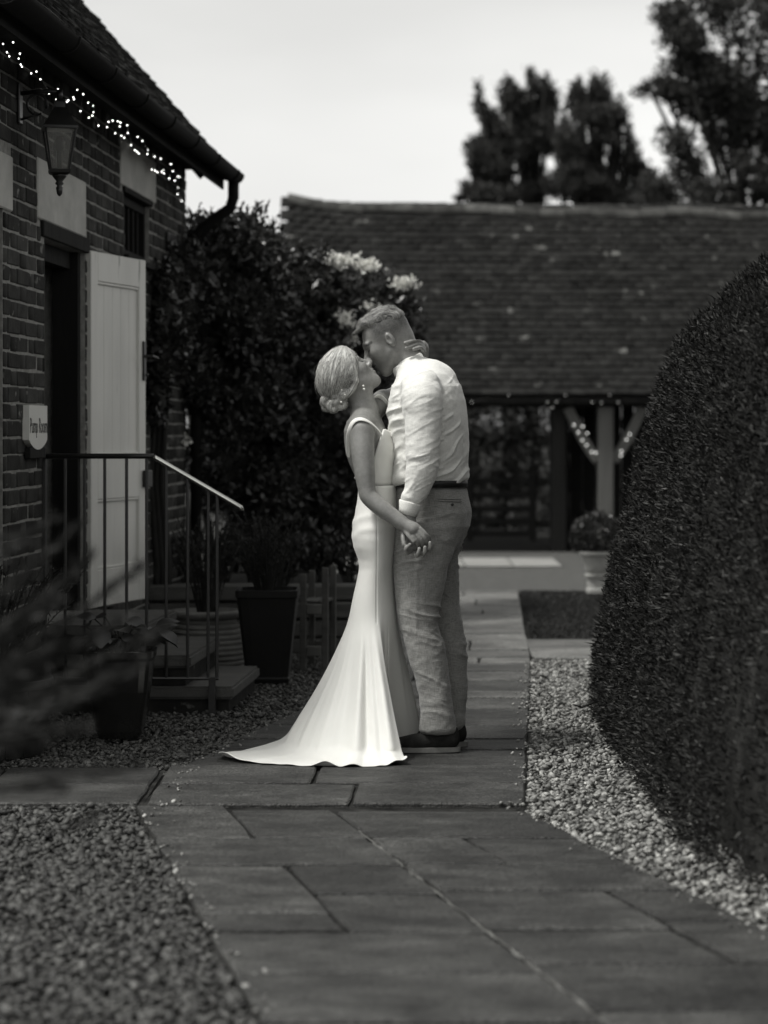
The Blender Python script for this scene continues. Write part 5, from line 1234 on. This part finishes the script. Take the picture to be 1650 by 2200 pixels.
bandmesh([cring(pt(883, 1079, 9.066), .0455), cring(pt(882, 1081, 9.066), .0470), cring(pt(878.5, 1096, 9.066), .0395), cring(pt(876, 1106, 9.066), .0370)], 'cuff', SHIRT, man, mb, .003)
# tie
b = MB(); c0 = pt(853, 812, 9.30); tpz = [(853, 812, .020), (850, 822, .014), (846, 850, .020), (839, 885, .026), (836, 920, .032)]; pr = None
for (x_, y_, w_) in tpz:
    p_ = pt(x_, y_, 9.30) + np.array([-.004, 0, 0]); rr = [b.bm.verts.new(Vector(p_) - Vector(mb) + Vector((dx, dy * w_, 0))) for dx, dy in ((-.006, -1), (-.006, 1), (.008, 1), (.008, -1))]
    if pr:
        for q in range(4): b.bm.faces.new((pr[q], pr[(q + 1) % 4], rr[(q + 1) % 4], rr[q]))
    else: b.bm.faces.new(rr)
    pr = rr
b.bm.faces.new(pr); b.build('necktie', mat('dark_tie', .012, .02, 60, .6, .1, 200, .3), man)
# trousers
S = SDF((-.10, 8.98, .02), (.42, 9.66, 1.12), .004)
S.loft(LV([(1040, 852, 996, .168), (1050, 851, 1000, .172), (1075, 849, 1005, .18), (1100, 847, 1010, .185), (1130, 846, 1008, .185), (1160, 846, 994, .18), (1190, 850, 975, .16)], 9.31, 0), yawM, .02, 2.4)
def leg(rows, Y0, Y1, w_):
    n = len(rows); L = [];
    for i, (y, a, b_) in enumerate(rows):
        Y = Y0 + (Y1 - Y0) * i / (n - 1); s_ = Y / FPX; L.append((CH + (HY - y) * s_, ((a + b_) / 2 - HX) * s_, Y, (b_ - a) / 2 * s_, np.interp(i, [0, n - 1], w_)))
    S.loft(L, 0, .018, 2.2)
leg([(1120, 846, 985), (1190, 843, 975), (1220, 843, 963), (1280, 847, 950), (1320, 853, 943), (1344, 860, 942), (1389, 871, 955), (1440, 886, 963), (1494, 900, 970), (1530, 904, 975), (1560, 902, 980), (1576, 900, 983)], 9.22, 9.15, (.105, .072))
leg([(1120, 880, 1008), (1190, 885, 987), (1218, 888, 986), (1300, 900, 988), (1340, 908, 995), (1400, 920, 1003), (1472, 930, 1005), (1520, 938, 1003), (1550, 942, 999), (1568, 942, 1001)], 9.42, 9.32, (.105, .070))
V, F = S.mesh(); del S; N_ = vnormals(V, F)
pxx, pyy = HX + V[:, 0] / V[:, 1] * FPX, HY - (V[:, 2] - CH) / V[:, 1] * FPX
w0 = vnoise(V * 6, 11); dgl = (pyy + (pxx - 920) * .35 * np.where(pyy > 1250, -1, .6)) / 521
cr = crs(dgl, (pxx - 920) / 521, 7, 21, 6, w0 * 1.0) * 1.25 * ss(vnoise(V * np.array([9, 7, 9.]), 13), -.35, .45)
amp = .0035 + .0085 * np.exp(-((pyy - 1350) / 55) ** 2) + .006 * np.exp(-((pyy - 1545) / 35) ** 2) + .005 * np.exp(-((pyy - 1185) / 40) ** 2)
crease = np.exp(-((pxx - np.interp(pyy, [1200, 1350, 1450, 1570], [897, 893, 905, 925])) / 5) ** 2) * ss(pyy, 1190, 1240) * (V[:, 1] < 9.25)
V = V + N_ * (amp * cr * ss(pyy, 1048, 1100) + .0035 * vnoise(V * 20, 14) + .0012 * vnoise(V * 60, 15) + .003 * crease * (1 - ss(pyy, 1330, 1420)))[:, None]
pobj('trousers', V, F, TROUS, mb, man)
# belt, pocket welt and button
s_ = 9.31 / FPX
bl = []
for y in (1031, 1045):
    z = CH + (HY - y) * s_; cxx = ((850 + 1001) / 2 - HX) * s_; ca, sa = math.cos(yawM), math.sin(yawM); rr = []
    for t in np.linspace(0, 2 * math.pi, 48, endpoint=False):
        q = 1 / (abs(math.cos(t)) ** 2.4 + abs(math.sin(t)) ** 2.4) ** (1 / 2.4); a_, b_ = .1455 * math.cos(t) * q, .178 * math.sin(t) * q; rr.append(np.array([cxx + a_ * ca - b_ * sa, 9.31 + a_ * sa + b_ * ca, z]))
    bl.append(rr)
bandmesh(bl, 'belt', DARKC, man, mb, .006)
def frontY(px_, py_, V_):  # nearest surface depth at a sight line
    pxx_, pyy_ = HX + V_[:, 0] / V_[:, 1] * FPX, HY - (V_[:, 2] - CH) / V_[:, 1] * FPX; k_ = np.hypot(pxx_ - px_, pyy_ - py_) < 4
    return V_[k_, 1].min() if k_.any() else 9.2
TV = V
b = MB()
for y0 in (1071, 1076): b.tube([Vector(pt(x_, y0 + (x_ - 940) * .02, frontY(x_, y0, TV) - .001)) - Vector(mb) for x_ in np.linspace(940, 992, 9)], .0022, 5)
b.build('pocket_welt', TROUS, man)
b = MB(); q = pt(972, 1084, frontY(972, 1084, TV) - .002); b.ico(Vector(q) - Vector(mb), .006, 2, (1, .4, 1)); b.build('pocket_button', DARKC, man)
# shoes
for (xh, xt, Ys, yb, nm) in ((988, 842, 9.15, 1614, 'a'), (1003, 872, 9.31, 1603, 'b')):
    z0 = 0.0; X0, X1 = (xt - HX) * Ys / FPX, (xh - HX) * Ys / FPX; LN = X1 - X0
    S = SDF((X0 - .03, Ys - .08, -.01), (X1 + .03, Ys + .08, .14), .003)
    S.chain([(X1 - .04, Ys, .05), (X1 - .10, Ys, .045), (X0 + .10, Ys, .035), (X0 + .04, Ys, .030)], [.040, .038, .044, .034], .02); S.cap((X1 - .045, Ys, .085), (X1 - .09, Ys, .075), .036, .034, .02)
    S.half((0, 0, .018), (0, 0, -1), .004); S.half((X1 - .05, Ys, .100), (-.22, 0, 1), .006); S.chain([(X1 - .045, Ys, .11), (X1 - .10, Ys, .10)], [.028, .03], .01, 's')
    V, F = S.mesh(); so_ = pobj('shoe', V, F, SUEDE, mb, man)
    b = MB(); n = 28; lo2, hi2 = [], []
    for t in np.linspace(0, 2 * math.pi, n, endpoint=False):
        xx = (X0 + X1) / 2 + (LN / 2 + .004) * math.copysign(abs(math.cos(t)) ** .8, math.cos(t)); yy = Ys + (.046 - .008 * math.cos(t)) * math.copysign(abs(math.sin(t)) ** .7, math.sin(t))
        lo2.append(b.bm.verts.new((xx - mb[0], yy - mb[1], .0005))); hi2.append(b.bm.verts.new((xx - mb[0], yy - mb[1], .0195)))
    for i in range(n): b.bm.faces.new((lo2[i], lo2[(i + 1) % n], hi2[(i + 1) % n], hi2[i]))
    b.bm.faces.new(lo2[::-1]); b.bm.faces.new(hi2); b.build('sole', SOLE, so_, smooth=False)

# ------------------------------------------------------------------ the bride
wb = (-.05, 9.26, 0.0); th = R(50); ps = R(9)
f0 = np.array([math.cos(th), 0, math.sin(th)]); wu = np.array([-math.sin(th), 0, math.cos(th)]); l0 = np.array([0, -1.0, 0]); wf = f0 * math.cos(ps) - l0 * math.sin(ps); wl = l0 * math.cos(ps) + f0 * math.sin(ps)
wc = pt(748, 811, 9.275)
B = SDF((-.22, 8.92, .79), (.24, 9.66, 1.68), .0034)
PW = head(B, wc, wf, wu, wl, .90, False)
yawW = R(-12)
B.chain([PW(-.03, 0, -.04), pt(770, 855, 9.275), pt(783, 890, 9.275)], [.050, .046, .050], .02); B.cap(PW(.01, 0, -.06), pt(790, 880, 9.275), .036, .042, .025)
WT = [(890, 758, 812, .085), (905, 746, 822, .13), (925, 740, 832, .155), (950, 740, 843, .150), (975, 743, 848, .142), (1000, 752, 846, .132), (1030, 766, 845, .118), (1045, 773, 845, .116), (1080, 776, 845, .125), (1120, 776, 842, .135)]
B.loft(LV(WT, 9.27, 0), yawW, .03, 2.2, -.004)
B.chain([pt(783, 892, 9.27), pt(776, 912, 9.15), pt(777, 925, 9.115)], [.045, .045, .048], .025)
aW = [(777, 925, 9.11), (779, 965, 9.085), (783, 1010, 9.065), (788, 1050, 9.055), (794, 1068, 9.05), (822, 1093, 9.035), (845, 1110, 9.025), (864, 1124, 9.018)]
B.chain([pt(*q) for q in aW], [.050, .048, .042, .036, .036, .036, .031, .026], .018)
B.chain([pt(800, 885, 9.33), pt(822, 862, 9.40), pt(832, 862, 9.44), pt(868, 838, 9.53), pt(898, 790, 9.51), pt(908, 752, 9.43), pt(905, 742, 9.385)], [.045, .048, .048, .040, .032, .026, .024], .018)
# near hand laid over his
dd_ = unit(pt(918, 1158, 9.0) - pt(864, 1124, 9.0)); AH = np.stack([dd_, np.array([0, -1., 0]), np.cross(dd_, [0, -1., 0])], 1)
B.chain([pt(858, 1120, 9.02), pt(872, 1129, 9.012), pt(886, 1137, 9.006)], [.027, .025, .026], .012); B.ell(pt(889, 1138, 9.004), (.042, .016, .029), AH, .014)
for q in (((903, 1136, 8.998), (916, 1149, 8.996), (922, 1160, 9.01), (915, 1168, 9.04)), ((900, 1143, 8.994), (912, 1157, 8.992), (917, 1167, 9.008), (909, 1174, 9.04)),
          ((895, 1149, 8.992), (905, 1162, 8.992), (908, 1172, 9.01), (901, 1178, 9.04)), ((888, 1152, 8.992), (896, 1165, 8.994), (898, 1174, 9.012), (892, 1179, 9.04))): finger(B, [pt(*v) for v in q], .0086, .003)
finger(B, [pt(868, 1137, 9.004), pt(878, 1152, 8.988), pt(888, 1164, 8.982)], .0086, .005)
# far hand round the nape of his neck, finger tips towards us
for (x0, y0, x1, y1, x2, y2, r_) in ((903, 733, 894, 722, 879, 721, .0078), (909, 741, 896, 731, 871, 737, .0082), (911, 748, 898, 740, 873, 748, .0080), (912, 756, 904, 747, 889, 750, .0074)):
    finger(B, [pt(x0, y0, 9.345), pt(x1, y1, 9.287), pt(x2, y2, 9.258)], r_ * 1.06, .003)
V, F = B.mesh(); del B
q = V - wc; hx, hy, hz = (q @ wf) / .9, (q @ wl) / .9, (q @ wu) / .9
lip = ((np.abs(hz + .068) < .013) & (hx > .085) & (np.abs(hy) < .022)).astype(float); lash = ss(.0055 - np.abs(hz + .003), 0, .003) * (hx > .055) * (np.abs(hy) > .012) * (np.abs(hy) < .054)
brow = ss(.004 - np.abs(hz - .030 + .2 * np.maximum(np.abs(hy) - .03, 0)), 0, .003) * (hx > .045) * (np.abs(hy) > .012) * (np.abs(hy) < .060)
WV = V.copy()
bride = pobj('person', V, F, SK_W, wb, None, {'lip': lip * .6, 'dark': lash * .85, 'stubble': brow * .5})
tag(bride, 'bride in fitted ivory gown with long train and blonde chignon', 'person')
# bodice
S = SDF((-.16, 9.0, 1.0), (.10, 9.50, 1.46), .003)
S.loft(LV([(885, 748, 830, .14), (905, 742, 834, .15), (920, 740, 838, .155), (935, 739, 844, .156), (955, 739, 850, .152), (975, 742, 852, .144), (1000, 751, 849, .135), (1030, 763, 848, .125), (1048, 767, 849, .125)], 9.27, 0), yawW, .01, 2.2, .004)
zc = lambda y: CH + (HY - y) * 9.27 / FPX
S.half((pt(812, 917, 9.2)), (.35, 0, .94), .006)
S.half((pt(800, 990, 9.2)), (-1.0, 0, .35), .006)
S.chain([pt(770, 905, 9.08), pt(776, 965, 9.06), pt(780, 1000, 9.05)], [.052, .052, .05], .012, 's')
S.half((0, 0, zc(1046)), (0, 0, -1), .002)
V, F = S.mesh(); V = V + vnormals(V, F) * (.002 * vnoise(V * np.array([14, 14, 26.]), 5))[:, None]
gown = pobj('bodice', V, F, DRESS, wb, bride)
def strap(pts, wv, name='strap', th=.0035):
    b = MB(); pr = None; P_ = [Vector(p_) - Vector(wb) for p_ in pts]
    for i, p_ in enumerate(P_):
        d_ = (P_[min(i + 1, len(P_) - 1)] - P_[max(i - 1, 0)]).normalized(); w_ = Vector(wv[i] if isinstance(wv, list) else wv); w_ = (w_ - d_ * w_.dot(d_)).normalized() * .011; n_ = d_.cross(w_).normalized() * th
        rr = [b.bm.verts.new(p_ + s1 * w_ + s2 * n_) for s1, s2 in ((-1, -1), (1, -1), (1, 1), (-1, 1))]
        if pr:
            for q in range(4): b.bm.faces.new((pr[q], pr[(q + 1) % 4], rr[(q + 1) % 4], rr[q]))
        else: b.bm.faces.new(rr)
        pr = rr
    b.bm.faces.new(pr); o = b.build(name, DRESS, bride, smooth=True); md = o.modifiers.new('s', 'SUBSURF'); md.levels = md.render_levels = 2; return o
sp_ = [(749, 985), (747, 960), (748, 935), (752, 916), (760, 904), (772, 899), (786, 902), (800, 911), (813, 924), (822, 936)]
yy_ = np.array([frontY(a_, b_ + 2, WV) for a_, b_ in sp_]); yy_ = np.convolve(np.r_[yy_[0], yy_, yy_[-1]], [.25, .5, .25], 'valid') - .004
strap([pt(a_, b_, y_) for (a_, b_), y_ in zip(sp_, yy_)], [(1, -.5, .0)] * 3 + [(.6, -.6, -.6)] * 3 + [(.3, -.8, -.7)] * 4)
sp_ = [(803, 853), (811, 850), (820, 853), (828, 862), (835, 874), (840, 887)]
yy_ = np.array([frontY(a_, b_, WV) for a_, b_ in sp_]); yy_ = np.convolve(np.r_[yy_[0], yy_, yy_[-1]], [.25, .5, .25], 'valid') - .005; print('far strap', yy_)
strap([pt(a_, b_, y_) for (a_, b_), y_ in zip(sp_, yy_)], (.5, -.5, .6))
# skirt and train
KN = [(1042, 769, 850, .128), (1060, 769, 851, .136), (1080, 767, 852, .150), (1105, 762, 853, .166), (1131, 757, 853, .176), (1153, 756, 852, .178), (1175, 760, 851, .174), (1201, 770, 849, .165), (1220, 772, 847, .158), (1247, 766, 847, .150), (1290, 756, 850, .145), (1329, 751, 854, .145)]
HEM = [(0, .17, 9.31), (45, .14, 9.48), (90, -.06, 9.58), (125, -.26, 9.56), (150, -.46, 9.36), (172, -.60, 9.10), (178, -.685, 8.93), (186, -.60, 8.845), (201, -.46, 8.775), (216, -.33, 8.72), (230, -.21, 8.70), (242, -.13, 8.70), (252, -.06, 8.705), (262, .00, 8.72), (273, .06, 8.745), (281, .105, 8.78), (288, .05, 8.92), (297, .0, 9.08), (315, .03, 9.19), (340, .12, 9.27), (360, .17, 9.31)]
NPH = 288; phs = np.linspace(0, 2 * math.pi, NPH, endpoint=False); deg = np.degrees(phs)
rows = []
zk = np.linspace(0, 1, 60)
for t in np.linspace(0, 1, 64):
    y = 1042 + (1329 - 1042) * t; a, b_, w_ = [np.interp(y, [k[0] for k in KN], [k[i] for k in KN]) for i in (1, 2, 3)]
    s_ = 9.26 / FPX; z = CH + (HY - y) * s_; rx, cx0 = (b_ - a) / 2 * s_, ((a + b_) / 2 - HX) * s_
    rows.append(np.stack([cx0 + rx * np.cos(phs), 9.26 + w_ * np.sin(phs), np.full(NPH, z)], 1))
K = rows[-1]; z0 = K[0, 2]
Hx = np.interp(deg, [h[0] for h in HEM], [h[1] for h in HEM]); Hy = np.interp(deg, [h[0] for h in HEM], [h[2] for h in HEM])
def sm(a, n=7):
    k = np.ones(n) / n; return np.convolve(np.concatenate([a[-n:], a, a[:n]]), k, 'same')[n:-n]
Hx, Hy = sm(Hx), sm(Hy); dirv = np.stack([Hx - K[:, 0], Hy - K[:, 1]], 1); Ln = np.linalg.norm(dirv, axis=1); dn = dirv / Ln[:, None]; tn = np.stack([-dn[:, 1], dn[:, 0]], 1)
NT = 110
cq, sq_ = np.cos(phs), np.sin(phs); fold = 1.0 * vnoise(np.c_[cq * 4.2, sq_ * 4.2, phs * 0], 31) + .45 * vnoise(np.c_[cq * 9, sq_ * 9, phs * 0], 32)
fold = fold + 1.1 * np.exp(-((deg - 243) / 5) ** 2) - .9 * np.exp(-((deg - 252) / 4) ** 2) + .8 * np.exp(-((deg - 272) / 5) ** 2) - .7 * np.exp(-((deg - 264) / 3.5) ** 2) - .8 * np.exp(-((deg - 293) / 5) ** 2)
for t in np.linspace(0, 1, NT + 1)[1:]:
    touch = np.clip(.30 / np.maximum(Ln, .05), .42, .92)                # share of the run that hangs before the cloth lies on the ground
    a = t ** 1.15; hgt = 1 - (a / touch); sof = .10; zf = np.where(hgt > sof, hgt, sof * np.exp((hgt - sof) / sof * .9)) - .0
    zf = zf / (1 + .0); zz = z0 * zf * (1 - .10 * np.sin(np.pi * np.clip(a / touch, 0, 1)))
    gr = ss(np.array(t), 0, .5)
    amp = .017 * gr * (1 - .35 * ss(np.array(t), .6, 1))
    off = amp * fold; lay = ss(-zz, -.06, -.01)
    x = K[:, 0] + dirv[:, 0] * a; yv = K[:, 1] + dirv[:, 1] * a
    # hanging part: folds push outwards; lying part: folds lift
    x = x + dn[:, 0] * off * (1 - lay); yv = yv + dn[:, 1] * off * (1 - lay)
    zz = zz + lay * (np.maximum(fold, 0) * .010 * ss(np.array(t), .4, .8) + .004)
    edge = ss(np.array(t), .93, 1.0); lift = np.exp(-((deg - 183) / 5) ** 2) * .028 + np.exp(-((deg - 228) / 5) ** 2) * .024 + np.exp(-((deg - 280) / 4) ** 2) * .022
    zz = zz + edge * lift; rows.append(np.stack([x, yv, np.maximum(zz, .004)], 1))
RW = np.array(rows)
for _ in range(60):
    m_ = .5 * RW[1:-1] + .25 * (RW[:-2] + RW[2:]); wgt = np.exp(-((np.arange(1, len(RW) - 1) - 66) / 14.) ** 2)[:, None, None]; RW[1:-1] = RW[1:-1] * (1 - wgt) + m_ * wgt
rows = list(RW); V = np.concatenate(rows); nr = len(rows)
ii, jj = np.meshgrid(np.arange(nr - 1), np.arange(NPH), indexing='ij'); ii, jj = ii.ravel(), jj.ravel(); F = np.stack([ii * NPH + jj, (ii + 1) * NPH + jj, (ii + 1) * NPH + (jj + 1) % NPH, ii * NPH + (jj + 1) % NPH], 1)
N_ = vnormals(V, F); pyy = HY - (V[:, 2] - CH) / V[:, 1] * FPX
wr = .0035 * ridge(np.sin((pyy / 521 * 26 + V[:, 0] * 4 + vnoise(V * 5, 2) * 1.6) * 2)) * np.exp(-((pyy - 1125) / 28) ** 2) * ss(-V[:, 0], -.02, .08)
seam = -.0022 * np.exp(-(((np.degrees(np.arctan2(V[:, 1] - 9.26, V[:, 0] + .043)) % 360) - 275) / 1.0) ** 2) * (pyy < 1340)
V = V + N_ * (wr + seam + .0016 * vnoise(V * 9, 4))[:, None]
sk = pobj('skirt', V, F, DRESS, wb, bride); md = sk.modifiers.new('t', 'SOLIDIFY'); md.thickness = .0022
# waist seam
# hair
Hh = SDF(wc - .26, wc + .16, .0032)
ang = R(14); AX = np.array([[math.cos(ang), 0, math.sin(ang)], [0, 1, 0], [-math.sin(ang), 0, math.cos(ang)]])
Hh.ell(pt(722, 806, 9.275), (.080, .088, .110), AX, .01); Hh.ell(pt(738, 785, 9.275), (.058, .080, .072), AX, .03); Hh.ell(pt(746, 800, 9.235), (.040, .052, .070), AX, .02)
Hh.cap(pt(756, 796, 9.205), pt(764, 818, 9.205), .016, .012, .015); Hh.ell(pt(736, 751, 9.275), (.018, .03, .014), None, .012)
Hh.chain([pt(764, 818, 9.203), pt(757, 838, 9.21), pt(735, 850, 9.22)], [.012, .013, .018], .012)
V, F = Hh.mesh(); N_ = vnormals(V, F)
c0, c1 = pt(736, 750, 9.275), pt(716, 866, 9.275); axn = unit(c1 - c0); e1 = unit(np.cross(axn, [0, 1, 0])); e2 = np.cross(axn, e1)
def strands(V, N_, e1, e2, axn, c0, fr=26, am=.0022):
    q = V - c0; az = np.arctan2(q @ e2, q @ e1); hv = (q @ axn) * 8; hu = az * 1.0 + .12 * np.sin(hv * 1.7)
    V = V + N_ * (am * vnoise(np.c_[np.cos(hu) * fr, np.sin(hu) * fr, hv * .6]) + am * .6 * vnoise(np.c_[np.cos(hu) * fr * 2.2, np.sin(hu) * fr * 2.2, hv * .6], 3))[:, None]; return V, hu, hv
V, hu, hv = strands(V, N_, e1, e2, axn, c0, 13, .0022)
pobj('hair', V, F, HR_W, wb, bride, {'hu': hu, 'hv': hv})
hair_strands(V, N_, lambda p, n: (axn if (p - c0) @ axn < .06 else unit(c1 - p)), 800, 16, .0065, .0009, HR_W, wb, bride, lift=.0012)
hair_strands(V, N_, lambda p, n: (axn if (p - c0) @ axn < .06 else unit(c1 - p)), 90, 12, .007, .0005, HR_W, wb, bride, lift=.007)
S = SDF(pt(718, 866, 9.275) - .09, pt(718, 866, 9.275) + .09, .003)
for i, (x_, y_, yy, r_) in enumerate(((702, 862, 9.25, .024), (716, 872, 9.23, .026), (732, 868, 9.23, .026), (722, 858, 9.22, .022), (738, 856, 9.25, .02), (718, 866, 9.29, .036), (704, 872, 9.29, .024))):
    a0 = i * 1.3; S.chain([pt(x_, y_, yy) + r_ * .55 * np.array([math.cos(a0 + t), -.2 * math.sin(t), math.sin(a0 + t)]) for t in np.linspace(0, 4.6, 7)], [r_ * .5] * 7, .006)
V, F = S.mesh(); N_ = vnormals(V, F); V, hu, hv = strands(V, N_, e1, np.array([0, 1., 0]), axn, pt(718, 866, 9.26), 6, .0022)
pobj('chignon', V, F, HR_W, wb, bride, {'hu': hu * 1.6, 'hv': hv})
bc_ = pt(718, 866, 9.26); hair_strands(V, N_, lambda p, n: np.cross(n, [0, 1., 0]) + .5 * np.cross(n, unit(p - bc_ + 1e-6)), 380, 9, .005, .0010, HR_W, wb, bride, lift=.0022)
def fY(px_, py_, Vv): return frontY(px_, py_, Vv)
for (x_, y_, yy, r_) in ((710, 862, 9.222, .0045), (733, 864, 9.198, .0045), (734, 838, 9.196, .0035), (741, 848, 9.196, .0035)):
    MB().ico(Vector(pt(x_, y_, yy)) - Vector(wb), r_, 2).build('hair_pearl', PEARL, bride, smooth=True)
for (x_, y_, r_) in ((780.5, 829, .0048), (782, 836, .0055)): MB().ico(Vector(pt(x_, y_, 9.203)) - Vector(wb), r_, 2).build('pearl_earring', PEARL, bride, smooth=True)
